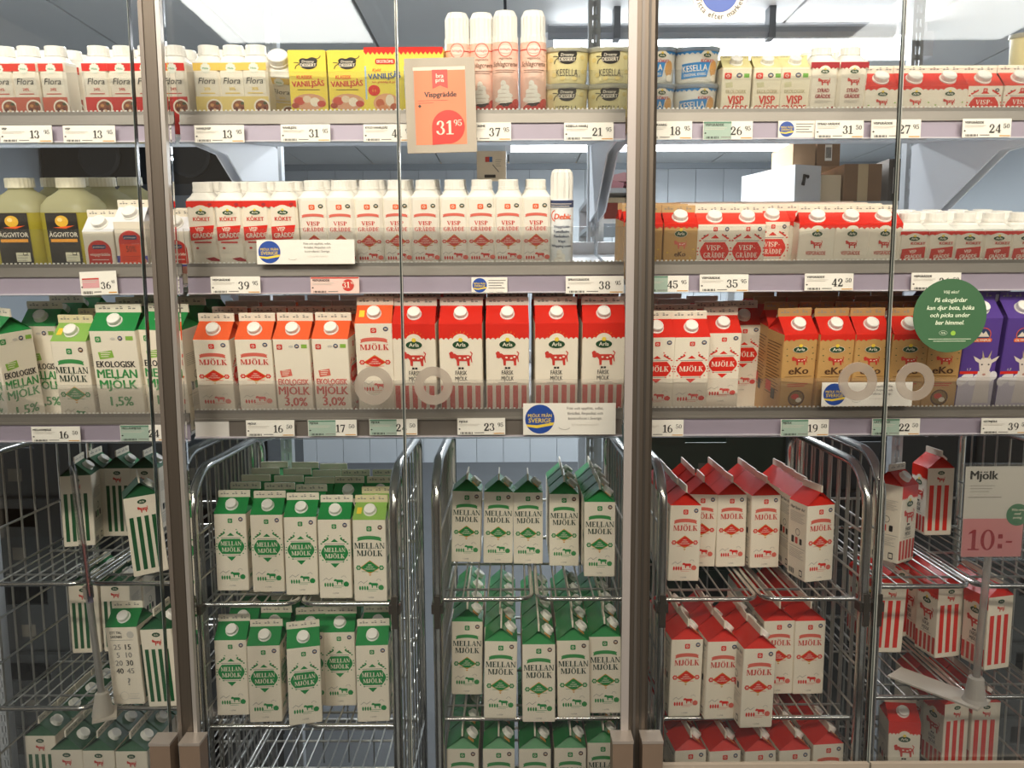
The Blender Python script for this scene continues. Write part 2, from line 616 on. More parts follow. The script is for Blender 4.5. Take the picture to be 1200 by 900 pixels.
def cowbig(p, x, y, k, mat):
    p.shape(COW, x - 10.5 * k, y, k, mat, 3)
    p.shape([(0, 0), (2.6, 1.2), (3.2, 4), (1.4, 5.2), (-.8, 3.5)], x - 10.2 * k, y + 9.3 * k, k, mat, 3)
    for dx, dy in ((-1, 8), (3.5, 7.4), (6.5, 8.6)):
        p.ell(x + dx * k, y + dy * k, 1.2 * k, .9 * k, WHITE, 4, 8)
    p.poly([(x + 9.6 * k, y + 8 * k), (x + 11 * k, y + 12.5 * k), (x + 8.8 * k, y + 14.6 * k), (x + 8.4 * k, y + 13.8 * k), (x + 10 * k, y + 12 * k), (x + 8.8 * k, y + 9 * k)], mat, 3)


# ------------------------------------------------------------------ front prints
def pr_ribbon(w, h, main, rib, txtm, lines, rim, bad=NAVY):
    p = Print()
    logo_g(p, 0, h - 15, 11, main)
    badge(p, w * .33, h - 12, 5, bad)
    ribbon(p, 0, h - 37, w * .74, 8, rib)
    y = h - 58
    for s_ in lines:
        p.text(s_, 0, y, 12.5, txtm, 'serif', 3, w=w * .92)
        y -= 16.5
    y = h - 99 if len(lines) > 1 else h - 84
    diamond(p, 0, y, w * .56, 24, main, rim)
    farm(p, h - 150, 1.16, main, rib, -27)
    p.text('1 LITER', 0, h - 167, 3, GREY, 'b')
    return p.mesh('front_print')


def pr_hex(w, h, main, lines, small=False):
    p = Print()
    logo_g(p, 0, h - (9 if small else 15), 8 if small else 10, main)
    badge(p, w * .33, h - (9 if small else 12), 4 if small else 5)
    y = h - (73 if not small else 50 if h > 90 else 40)
    for s_ in (-1, 1):
        for (dx, dy, r) in ((24, 24, 2.6), (20, 29, 2.2), (15, 33, 2.0), (28, 20, 2.2), (13, 38, 1.6)):
            if small and dy > 30:
                continue
            p.ell(s_ * dx, y + dy, r, r * .7, main if dx != 20 else BROWN, 2, 8)
        p.poly([(s_ * 12, y + 30), (s_ * 24, y + 22), (s_ * 26, y + 24), (s_ * 13, y + 33)], main, 2)
        for dx, dy in ((31, 6), (32, 0), (31, -6), (26, -16), (18, -20)):
            p.ell(s_ * dx, y + dy, 1.5, 1.5, main, 2, 7)
    p.poly([(-8, y + 24), (8, y + 24), (0, y + 31)], main, 2)
    p.rect(-22, y + 19, 22, y + 20.2, GREY, 1)
    hx = w * .42
    p.poly([(-hx, y), (-hx * .92, y - 7), (-hx * .68, y - 17), (hx * .68, y - 17), (hx * .92, y - 7), (hx, y), (hx * .92, y + 7), (hx * .68, y + 17), (-hx * .68, y + 17), (-hx * .92, y + 7)], main, 2)
    if len(lines) > 1:
        p.text(lines[0], 0, y + 2, 9.5, WHITE, 'serif', 3, w=hx * 1.55)
        p.text(lines[1], 0, y - 12, 9.5, WHITE, 'serif', 3, w=hx * 1.45)
    else:
        p.text(lines[0], 0, y - 6, 12, WHITE, 'serif', 3, w=hx * 1.6)
    p.rect(-20, y - 20.5, 20, y - 19.5, GREY, 1)
    if not small:
        p.poly([(-10, y - 23), (10, y - 23), (0, y - 33)], main, 2)
        farm(p, h - 149, 1.16, main, main, -27)
        p.text('1 LITER', 0, h - 164, 3, GREY, 'b')
    else:
        p.text('3 dl', 0, y - 29, 5, main, 'b')
    return p.mesh('front_print')


def pr_eko_g(w, h, main, l2, pct, dark, off=0):
    p = Print()
    logo_g(p, -w * .32, h - 16, 11, main)
    badge(p, w * .16, h - 14, 4.6)
    p.rect(w * .28, h - 18, w * .44, h - 10, LGREEN, 2)
    p.ell(0, h - 15, 5, 2.5, LGREY, 2)
    y = h - 48 - off
    p.poly([(-w * .33, y - 7), (-w * .02, y - 3), (-w * .05, y + 11), (-w * .36, y + 7)], LGREEN if dark is BLACK else SALMON, 2)
    p.lines(-w * .3, -w * .08, y + 6, 3, 4, WHITE, 1.4, 3)
    y -= 22
    p.text('EKOLOGISK', 0, y, 12, dark, 'B', 3, w=w * .84)
    for s_ in l2:
        y -= 21
        p.text(s_, 0, y, 17, main, 'B', 3, w=w * .86)
    y -= 34 if dark is BLACK else 24
    p.text(pct, 2, y, 18, main, 'B', 3, w=w * .62)
    return p.mesh('front_print')


def pr_arla(w, h, striped=True):
    p = Print()
    wav(p, w, h - 32, h + .3, 9, 4, RED, 0)
    p.ell(0, h - 36, w * .2, w * .2, WHITE, 2, 24)
    for k in range(7):
        a = R(30 + 20 * k)
        r0, r1 = w * .23, w * .28
        p.poly([(r0 * math.cos(a) - .4, h - 36 + r0 * math.sin(a)), (r0 * math.cos(a) + .4, h - 36 + r0 * math.sin(a)), (r1 * math.cos(a), h - 36 + r1 * math.sin(a))], YEL, 2)
    arla(p, 0, h - 42, w * .19)
    cowbig(p, 0, h - 85, 2.05, RED2)
    p.rect(-5, h - 92, -.6, h - 88, BLACK, 3)
    p.rect(.6, h - 92, 5, h - 88, BLACK, 3)
    p.text('FÄRSK', 0, h - 104, 9, BLACK, 'bc', 3)
    p.text('MJÖLK', 0, h - 116, 9, BLACK, 'bc', 3)
    p.rect(-18, h - 121, 18, h - 120, GREY, 2)
    if striped:
        for k in range(5):
            x = -w / 2 + 2 + k * w / 5
            p.rect(x, 7, x + w / 10 + 1.5, h - 126, RED2, 2)
    p.lines(-w * .4, w * .3, 3, 1, 3, GREY)
    return p.mesh('front_print')


def pr_arla_kraft(w, h):
    p = Print()
    wav(p, w, h - 16, h + .3, 7, 4, RED, 0)
    p.ell(0, h - 28, w * .27, w * .25, KRAFT, 2, 24)
    arla(p, 0, h - 36, w * .21)
    cowbig(p, 0, h - 74, 1.45, RED2)
    p.text('eKo', 0, h - 96, 17, BROWN, 'B', 3, w=w * .78)
    p.rect(-w * .4, h - 103, w * .4, h - 102, BROWN, 2)
    for dx, dy, r in ((-26, -50, 2), (26, -46, 2), (-24, -64, 1.5), (25, -60, 1.5), (-27, -34, 1.6), (24, -32, 1.6)):
        p.ell(dx, h + dy, r, r * .6, ARLAG, 2, 7)
    p.ell(0, 22, 17, 20, BROWN, 2)
    p.ell(0, 22, 14, 16.5, C('#8a6a3a'), 3)
    p.ell(-3, 26, 8, 7, RED2, 4)
    p.ell(5, 17, 6, 6, WHITE, 4)
    p.lines(-w * .3, w * .3, 56, 2, 5, RED2, 2)
    return p.mesh('front_print')


def pr_stripes(w, h, mat, n=4):
    p = Print()
    p.ell(0, h - 12, 9, 5, ARLAG, 2)
    p.text('Arla', 0, h - 14, 4, WHITE, 'b', 3)
    cowbig(p, 0, h - 36, .95, RED2)
    for k in range(n):
        x = -w * .42 + k * w * .84 / n
        p.rect(x + 1, 12, x + w * .84 / n * .62, h - 44, mat, 2)
    return p.mesh('front_print')


def pr_numbers(w, h):
    p = Print()
    p.text('ETT TAL', -12, h - 15, 6, BLACK, 'b', 3, w=26)
    p.text('SAKNAS', -12, h - 24, 6, BLACK, 'b', 3, w=26)
    p.ell(20, h - 17, 8, 8, LGREY, 2)
    p.rect(-27, h - 29, 26, h - 28.3, GREY, 2)
    for i, (a, b, ca, cb) in enumerate((('25', '15', LGREY, GREY), ('5', '10', LGREY, LGREY), ('20', '30', LGREY, BLACK), ('40', '45', GREY, LGREY))):
        p.text(a, -12, h - 50 - i * 18, 12, GREY if ca is LGREY else BLACK, 'b', w=16)
        p.text(b, 12, h - 50 - i * 18, 12, GREY if cb is LGREY else BLACK, 'b', w=16)
    p.text('?', 6, h - 130, 16, GREY, 'B')
    p.ring(-8, h - 155, 10, 1, LGREY)
    p.rect(2, h - 162, 26, h - 160, LGREY)
    p.lines(4, 26, h - 150, 3, 4, LGREY, 1)
    return p.mesh('front_print')


def pr_side_text(w, h, mat, head):
    p = Print()
    if head:
        p.text(head, 0, h - 16, 7, BLACK, 'b', 3, w=w * .86)
    p.lines(-w * .4, w * .38, h - 24, 7, 3.6, GREY, .8)
    p.ring(2, h - 68, 8, 1.2, BLACK)
    p.rrect(-16, h - 88, 10, 16, 2, BLACK)
    p.rrect(-2, h - 88, 10, 15, 2, mat)
    p.rrect(14, h - 88, 9, 14, 2, BLACK)
    p.rect(-w * .44, h - 104, w * .44, h - 103, GREY)
    p.lines(-w * .4, w * .38, h - 110, 6, 3.6, GREY, .8)
    p.rrect(w * .25, 14, 11, 15, 1.5, BLACK)
    p.rrect(w * .25, 14, 8, 10, 1.5, WHITE, 2)
    for k in range(9):
        p.rect(-w * .4 + k * 2.4, 6, -w * .4 + k * 2.4 + (1.4 if k % 3 else .7), 18, BLACK)
    return p.mesh('side_print')


def pr_kraft_side(w, h):
    p = Print()
    p.lines(-w * .42, w * .4, h - 22, 18, 6, BROWN, 1.6)
    p.rect(-w * .36, 58, -w * .05, 78, RED2, 3)
    p.rect(-w * .02, 46, w * .2, 66, BLACK, 3)
    return p.mesh('side_print')


def pr_goat(w, h):
    p = Print()
    g0 = 26
    p.rect(-w / 2, 0, w / 2, 52 + g0, C('#cfc7d6'), 1)
    for k in range(9):
        p.ell(-w / 2 + 4 + k * w / 9, 50 + g0 + 6 * (k * 7 % 3), 8, 10, C('#e9e4e6'), 2, 10)
    p.ell(0, h - 34, 15, 11, NAVY, 2)
    p.poly([(-12, h - 38), (-4, h - 28), (0, h - 32), (4, h - 26), (12, h - 38)], WHITE, 3)
    p.ring(0, h - 34, 15, 1.4, ORANGE, 3)
    p.rrect(0, h - 45, 36, 8, 3, ORANGE, 4)
    p.text('OLYMPUS', 0, h - 47.5, 5, WHITE, 'B', 5, w=32)
    p.rect(-w / 2, 66 + g0, w * .02, 72 + g0, RED, 2)
    p.text('1.7', -w * .25, 73.5 + g0, 5, WHITE, 'b', 3)
    G_ = C('#e8d9cd')
    gx = w * .18
    p.poly([(gx + a, b + g0) for a, b in ((-13, 92), (-9, 70), (-4, 62), (4, 62), (9, 70), (13, 92), (8, 100), (-8, 100))], G_, 3)
    for s_ in (-1, 1):
        p.poly([(gx + s_ * 7, 98 + g0), (gx + s_ * 3, 99 + g0), (gx + s_ * 9, 116 + g0)], C('#c9b48e'), 3)
        p.poly([(gx + s_ * a, b + g0) for a, b in ((11, 96), (25, 104), (20, 94), (12, 89))], G_, 3)
        p.ell(gx + s_ * 6.5, 86 + g0, 2, 1.6, BLACK, 4, 10)
    p.ell(gx, 65 + g0, 3.4, 2.4, C('#b98377'), 4, 10)
    p.poly([(gx - 12, 72 + g0), (gx + 12, 72 + g0), (gx + 16, 30), (gx - 16, 30)], C('#e6dcd6'), 2)
    return p.mesh('front_print')


def pr_koket(w, h):
    p = Print()
    wav(p, w, h - 16, h + .2, 5, 3, RED, 0)
    p.ell(0, h - 22, w * .27, w * .24, WHITE, 2)
    arla(p, 0, h - 27, w * .19)
    p.ell(w * .33, h - 8, 4, 3.4, MAROON, 3, 10)
    p.text('KÖKET', 0, h - 46, 9, RED2, 'B', 3, w=w * .6)
    p.poly([(-w * .45, h - 92), (w * .3, h - 88), (w * .42, h - 56), (-w * .45, h - 60)], RED, 2)
    p.text('VISP', -w * .1, h - 70, 9.5, WHITE, 'Bc', 3, rot=3)
    p.text('GRÄDDE', 0, h - 85, 11, WHITE, 'Bc', 3, w=w * .8, rot=3)
    p.rect(-w * .34, h - 98, w * .26, h - 94, RED2, 2)
    p.shape(BUSH, -w * .3, h - 112, .7, RED2)
    p.lines(-w * .35, w * .05, h - 118, 2, 3, LGREY)
    p.poly([(0, h - 134), (w * .3, h - 131), (w * .5, h - 137), (w * .5, h - 141), (w * .2, h - 140)], MAROON, 2)
    return p.mesh('front_print')


def pr_koket_small(w, h):
    p = Print()
    wav(p, w, h - 10, h + .2, 5, 2.5, RED, 0)
    p.ell(0, h - 15, w * .27, w * .2, WHITE, 2)
    arla(p, 0, h - 18, w * .19)
    p.text('KÖKET', w * .15, h - 33, 6.5, RED2, 'B', 3, w=w * .5)
    p.poly([(-w * .42, h - 74), (w * .42, h - 66), (w * .42, h - 38), (-w * .38, h - 44)], RED2, 2)
    p.text('VISP', 0, h - 54, 8, WHITE, 'Bc', 3, rot=4)
    p.text('GRÄDDE', 2, h - 67, 9, WHITE, 'Bc', 3, w=w * .74, rot=4)
    return p.mesh('front_print')


def pr_visp_bottle(w, h):
    p = Print()
    logo_g(p, -w * .02, h - 17, 11, ORANGE)
    badge(p, w * .3, h - 15, 4.6, DGREEN)
    ribbon(p, 0, h - 36, w * .8, 6, SALMON)
    p.text('VISP', 0, h - 57, 9, RED2, 'serif', 3, w=w * .5)
    p.text('GRÄDDE', 0, h - 70, 9, RED2, 'serif', 3, w=w * .76)
    diamond(p, 0, h - 92, w * .58, 24, RED2, GOLD)
    farm(p, h - 134, 1, RED2, SALMON, x0=-22)
    return p.mesh('front_print')


def pr_flora(w, h, top, bot, red):
    p = Print()
    p.rect(-w / 2, h - 13, w / 2, h + .2, top, 1)
    for k in range(10):
        p.ell(7 * math.cos(R(36 * k)), h - 9 + 7 * math.sin(R(36 * k)), 2.6, 2.6, C('#dfe0cf'), 2, 8)
    p.ell(0, h - 9, 7.6, 7.6, C('#e6e6d8'), 3)
    p.text('Milda', 0, h - 11, 3.6, GREEN2, 'b', 4)
    p.text('Flora', 0, h - 36, 11, BLACK, 'i', 3, w=w * .76)
    p.text('24%' if red else '20%', 0, h - 47, 5, RED2 if red else YEL, 'b', 3)
    p.rect(-w * .3, h - 53, w * .3, h - 51.5, RED2 if red else YEL, 2)
    p.rect(-w / 2, 0, w / 2, h - 58, bot, 1)
    p.ell(w * .22, h - 76, 15, 14, WHITE, 2)
    p.ell(w * .22, h - 76, 12, 11, C('#8a4a28'), 3)
    for dx, dy, c in ((-4, 3, '#c98a4a'), (5, -2, '#6b2a1c'), (0, -6, '#e0c09a'), (6, 6, '#3f4a28'), (-6, -4, '#5a1f1a')):
        p.ell(w * .22 + dx, h - 76 + dy, 3.6, 2.8, C(c), 4, 9)
    return p.mesh('front_print')


def pr_syrad(w, h):
    p = Print()
    wav(p, w, h - 14, h + .2, 7, 3, MAROON, 0)
    p.ell(0, h - 16, w * .2, w * .18, WHITE, 2)
    arla(p, 0, h - 19, w * .15)
    cowbig(p, 0, h - 47, 1.05, RED2)
    p.text('SYRAD', 0, h - 61, 8, MAROON, 'Bc', 3)
    p.text('GRÄDDE', 0, h - 73, 8, MAROON, 'Bc', 3)
    p.lines(-14, 14, h - 79, 2, 3.4, GREY)
    p.poly([(-w * .4, h - 98), (w * .4, h - 90), (w * .45, h - 96), (-w * .3, h - 104)], MAROON, 2)
    return p.mesh('front_print')


def pr_visp_eko(w, h):
    p = Print()
    logo_g(p, -w * .3, h - 18, 13, RED)
    badge(p, w * .08, h - 17, 5.4)
    p.rect(w * .24, h - 22, w * .42, h - 13, C('#6fae3a'), 2)
    p.poly([(-w * .36, h - 44), (-w * .12, h - 42), (-w * .14, h - 31), (-w * .38, h - 33)], C('#d8d0a6'), 2)
    p.text('EKOLOGISK', 0, h - 56, 8, C('#b8aa80'), 'bc', 3, w=w * .82)
    p.text('VISP', 0, h - 79, 18, RED, 'Bc', 3, w=w * .8)
    p.text('GRÄDDE', 0, h - 95, 13, RED, 'Bc', 3, w=w * .84)
    return p.mesh('front_print')


def pr_arla_small(w, h):
    p = Print()
    wav(p, w, h - 10, h + .2, 6, 3.5, RED, 0)
    p.ell(0, h - 14, w * .2, w * .17, WHITE, 2)
    arla(p, 0, h - 18, w * .14)
    cowbig(p, 0, h - 44, 1.0, RED2)
    p.text('VISPGRÄDDE', 0, h - 56, 7, RED2, 'bc', 3, w=w * .8)
    p.lines(-18, 18, h - 64, 3, 4, LGREY)
    for dx, dy in ((-22, 20), (22, 24), (-18, 10), (20, 8), (-24, 34), (25, 40)):
        p.ell(dx, dy, 2, 1.5, LGREEN, 1, 7)
    p.ell(12, 6, 14, 2, RED2, 2, 12)
    return p.mesh('front_print')


def pr_kraft_small(w, h):
    p = Print()
    wav(p, w, h - 9, h + .2, 6, 3.5, RED, 0)
    arla(p, 0, h - 18, w * .18)
    cowbig(p, 0, h - 46, 1.1, SALMON)
    p.text('eKo', 0, h - 60, 9, BROWN, 'B', 3)
    p.lines(-14, 14, h - 68, 3, 4, BROWN)
    for dx, dy in ((-22, 30), (22, 24), (-18, 16), (20, 44), (-24, 54), (25, 60)):
        p.ell(dx, dy, 2.4, 1.6, C('#e0b84a'), 1, 7)
    return p.mesh('front_print')


def pr_arch(w, h, discount):
    p = Print()
    pts = [(-22, h - 68), (22, h - 68)] + [(22 * math.cos(R(a)), h - 40 + 22 * math.sin(R(a))) for a in range(0, 181, 15)]
    p.poly(pts, RED2, 2)
    p.rrect(0, h - 32, 26, 9, 3, NAVY, 3)
    p.text('gräddmejeri', 0, h - 33.6, 3.4, WHITE, '', 4, w=24)
    p.text('vispgrädde', 0, h - 51, 6.5, WHITE, 'b', 3, w=38)
    p.rect(-16, h - 60, 16, h - 58.6, WHITE, 3)
    p.rect(-w / 2, h - 84, w / 2, h - 70, C('#5b58a6'), 1)
    p.ell(16, h - 82, 12, 8, C('#c98b7a'), 2)
    if discount:
        p.poly([(-24, h - 88), (22, h - 86), (20, h - 46), (-20, h - 46)], C('#f0502a', .5), 5)
        p.text('50%', 0, h - 62, 13, BLACK, 'c', 6)
        p.lines(-18, 16, h - 72, 3, 4, MAROON, .8, 6)
    return p.mesh('front_print')


def pr_dessert(p, x, y, k, word, wc):
    B = C('#2a2724', .4)
    p.ell(x, y, 17 * k, 12 * k, B, 2)
    p.ell(x + 8 * k, y + 7 * k, 10 * k, 8 * k, B, 2)
    for q in arcpoly(x - 16 * k, y - 12 * k, 10 * k, 12 * k, 70, 175, 1.6 * k, 1.6 * k, 6) + arcpoly(x - 24 * k, y - 2 * k, 10 * k, 6 * k, -10, 110, 1.4 * k, 1.4 * k, 6) + arcpoly(x + 16 * k, y + 20 * k, 9 * k, 9 * k, 230, 350, 1.6 * k, 1.6 * k, 6):
        p.poly(q, B, 2)
    p.ell(x - 9 * k, y + 7 * k, 8 * k, 6 * k, B, 2)
    p.text('Dreamy', x, y + 3 * k, 5.5 * k, WHITE, 'bi', 3, w=24 * k)
    p.text('DESSERT', x, y - 6 * k, 7 * k, WHITE, 'B', 3, w=30 * k)


def pr_vanilj(w, h):
    p = Print()
    pr_dessert(p, 2, h - 30, .95, '', None)
    p.text('KLASSISK', -6, h - 62, 8, ORANGE, 'Bc', 3)
    p.text('VANILJSÅS', 0, h - 78, 12, RED2, 'B', 3, w=w * .86, rot=3)
    p.lines(-w * .3, w * .3, h - 86, 1, 3, BROWN, 1.4)
    p.ell(0, h - 112, w * .45, 18, C('#d9a07c'), 2)
    for dx, dy, rx, ry, c in ((-18, 2, 10, 9, '#c94a34'), (-4, 6, 8, 8, '#e6cfb4'), (10, 0, 9, 10, '#f0e4d0'), (22, -4, 8, 7, '#c43f30'), (-26, -8, 7, 6, '#a8402a')):
        p.ell(dx, h - 112 + dy, rx, ry, C(c), 3, 12)
    p.ell(-w * .3, 8, 9, 7, C('#2a2724'), 4)
    return p.mesh('front_print')


def pr_ekstrom(w, h):
    p = Print()
    n = 9
    pts = [(w / 2, h + .2), (-w / 2, h + .2)]
    for k in range(n + 1):
        pts.append((-w / 2 + k * w / n, h - 9))
        if k < n:
            pts.append((-w / 2 + (k + .5) * w / n, h - 15))
    p.poly(pts, RED, 2)
    p.rrect(2, h - 28, 36, 11, 4, RED, 3)
    p.text('EKSTRÖMS', 2, h - 31, 6, WHITE, 'B', 4, w=30)
    p.text('Kyld', -14, h - 48, 6, ORANGE, 'bi', 3)
    p.text('VANILJSÅS', 0, h - 62, 11, C('#3c5a94'), 'B', 3, w=w * .82, rot=3)
    p.text('len, gräddig & god', 0, h - 71, 4.5, RED2, 'i', 3, w=w * .7)
    p.ell(-w * .28, h - 86, 11, 11, RED, 3)
    p.text('1 l', -w * .28, h - 89, 5, YEL, 'b', 4)
    p.ell(2, h - 112, w * .34, 20, C('#e4a77c'), 2)
    for dx, dy, rx, ry, c in ((-10, 0, 8, 9, '#c8603a'), (8, 6, 8, 12, '#efe0c8'), (16, -8, 8, 8, '#b8532e'), (-4, -10, 9, 7, '#d98a58')):
        p.ell(dx, h - 112 + dy, rx, ry, C(c), 3, 12)
    p.rect(-w * .5, h * .3, -w * .46, h * .75, C('#9fc4e0'), 1)
    return p.mesh('front_print')


def pr_box_side(w, h):
    p = Print()
    for k in range(6):
        p.rect(-w * .36 + k * w * .13, h * .3, -w * .36 + k * w * .13 + 2, h * .9, C('#b58f3a'), 1)
    return p.mesh('side_print')


def pr_can(r, h, red=True):
    p = Print()
    if red:
        p.rect(-r * 1.4, h - 14, -13, h - 12.6, RED, 1)
        p.rect(13, h - 14, r * 1.4, h - 12.6, RED, 1)
        p.ring(0, h - 13, 13, 1, RED, 2)
        p.ell(0, h - 13, 12, 7, C('#f3dfd2'), 2)
        p.text('Schlagfix', 0, h - 15, 4, RED2, 'i', 3, w=20)
        p.text('veganische', 0, h - 30, 4, BROWN, '', 3)
        p.text('Schlagcreme', 0, h - 42, 8.5, BROWN, 'i', 3, w=50)
        p.lines(-20, 20, h - 49, 2, 3.5, BROWN, .8)
        p.ell(4, h - 116, 24, 12, C('#2f2320'), 1)
        for dx, dy, c in ((14, 0, '#c02b25'), (22, 8, '#d2453a'), (2, -5, '#b3241f'), (-12, -3, '#c73a30'), (24, -5, '#a31f1c')):
            p.ell(dx, h - 114 + dy, 10, 8, C(c), 2, 12)
    else:
        p.rect(-r * 1.4, h - 15, r * 1.4, h - 2, NAVY, 1)
        p.lines(-24, 20, h - 9, 2, 4, WHITE, 1.2)
        p.text('Debic', 2, h - 36, 10, ORANGE, 'Bi', 3)
        for q in arcpoly(0, h - 30, 22, 14, 130, 230, 2, 2, 8):
            p.poly(q, ORANGE, 2)
        for k, s_ in enumerate(('Vispgrädde', 'Fløteflaske', 'Flødeskum', 'Vispi', 'Whipping cream')):
            p.text(s_, 0, h - 52 - k * 9, 5, NAVY, 'b', 3, w=40)
        for dx, dy, rx, c in ((-6, 0, 12, '#e08a2c'), (12, -6, 9, '#e7b23a'), (18, 6, 7, '#c23a2a'), (-18, -6, 7, '#6d9a3a')):
            p.ell(dx, h - 128 + dy, rx, rx, C(c), 2, 12)
    top = h - 72 if red else h - 98
    for k in range(5):
        p.ell(-4 + (k % 2) * 3, top - k * 7, 5 + k * 3.2, 6, C('#f4eee2'), 3, 14)
        p.ell(-6 + (k % 2) * 3, top - 3 - k * 7, 3 + k * 2.4, 1, C('#d9cdbd'), 4, 10)
    return p


def pr_tub_yellow(h):
    p = Print()
    pr_dessert(p, 0, h - 17, .92, '', None)
    p.text('KESELLA', 0, h - 48, 12, C('#4a4438'), 'c', 3, w=46)
    for dx, dy in ((-30, 40), (-24, 14), (28, 44), (32, 20), (14, 8), (-8, 8)):
        p.ell(dx, dy, 5, 4, C('#e5cf86'), 1, 10)
    p.text('vanilj', 20, 10, 4, GREY, 'i', 3)
    return p


def pr_tub_blue(h):
    p = Print()
    SB = C('#2e86c8', .4)
    wav(p, 108, h - 12, h, 12, 3, SB, 0)
    p.ell(12, h - 12, 10, 7, WHITE, 2)
    arla(p, 12, h - 14, 7)
    p.text('KÖKET', 14, h - 26, 5.5, RED2, 'b', 3)
    p.poly([(-34, 6), (14, 10), (19, h - 24), (-32, h - 28)], SB, 2)
    p.text('KESELLA', -8, h - 41, 11, WHITE, 'b', 3, w=44, rot=4)
    p.text('ORIGINAL KVARG', -8, 11, 5, WHITE, 'b', 3, w=40, rot=4)
    p.ell(28, h - 36, 9, 14, C('#dba35e'), 2)
    p.ell(30, h - 52, 7, 6, WHITE, 3)
    return p


def pr_jug(w, h):
    p = Print()
    p.rect(-w / 2, 0, w / 2, h, C('#2a2622', .5), 1)
    p.ell(0, h - 16, 13, 11, C('#e9b53a'), 2)
    p.ell(-3, h - 13, 5, 4, C('#f7dc8a'), 3)
    p.poly([(-w * .3, h - 28), (w * .4, h - 24), (w * .1, h - 30)], ORANGE, 2)
    p.text('ÄGGVITOR', 0, h - 46, 9, WHITE, 'b', 3, w=w * .9)
    p.rect(-w * .42, h - 56, w * .42, h - 50, C('#e39a34'), 2)
    p.rect(-w * .02, 6, w * .42, h - 76, C('#cfc9ad'), 2)
    p.lines(w * .02, w * .38, h - 82, 6, 5, GREY, 1, 3)
    p.rect(w * .2, 18, w * .34, 26, C('#2a2622', .5), 3)
    p.rect(w * .22, 20, w * .32, 24, C('#cfc9ad'), 4)
    return p.mesh('label')


def squash(k, f, w, h, *a):
    Print.K = (h, k)
    m = f(w, h, *a)
    Print.K = None
    return m


# ------------------------------------------------------------------ product forms
class Proto:
    def __init__(s, name, cat, w, d, parts):
        s.name, s.cat, s.w, s.d, s.parts = name, cat, w, d, parts   # print is a sub-part of the face it lies on; parts: (name, mesh, loc, rot, detail)


def spawn(proto, loc, rot, label, group=None, detail=2):
    o = thing(proto.name, label, proto.cat, loc, rot, group)
    made = {}
    for (nm, me, l, r, lod) in proto.parts:
        if lod <= detail:
            host = o
            if nm in ('front_print', 'side_print'):
                host = made.get('body') or made.get('can_body') or made.get('cup') or o
            elif nm == 'date_print':
                host, r = made['top_seal'], None
            elif nm == 'tab_print':
                host, r = made['gable_top'], None
            made[nm] = link(nm, me, host, l, r)
    return o


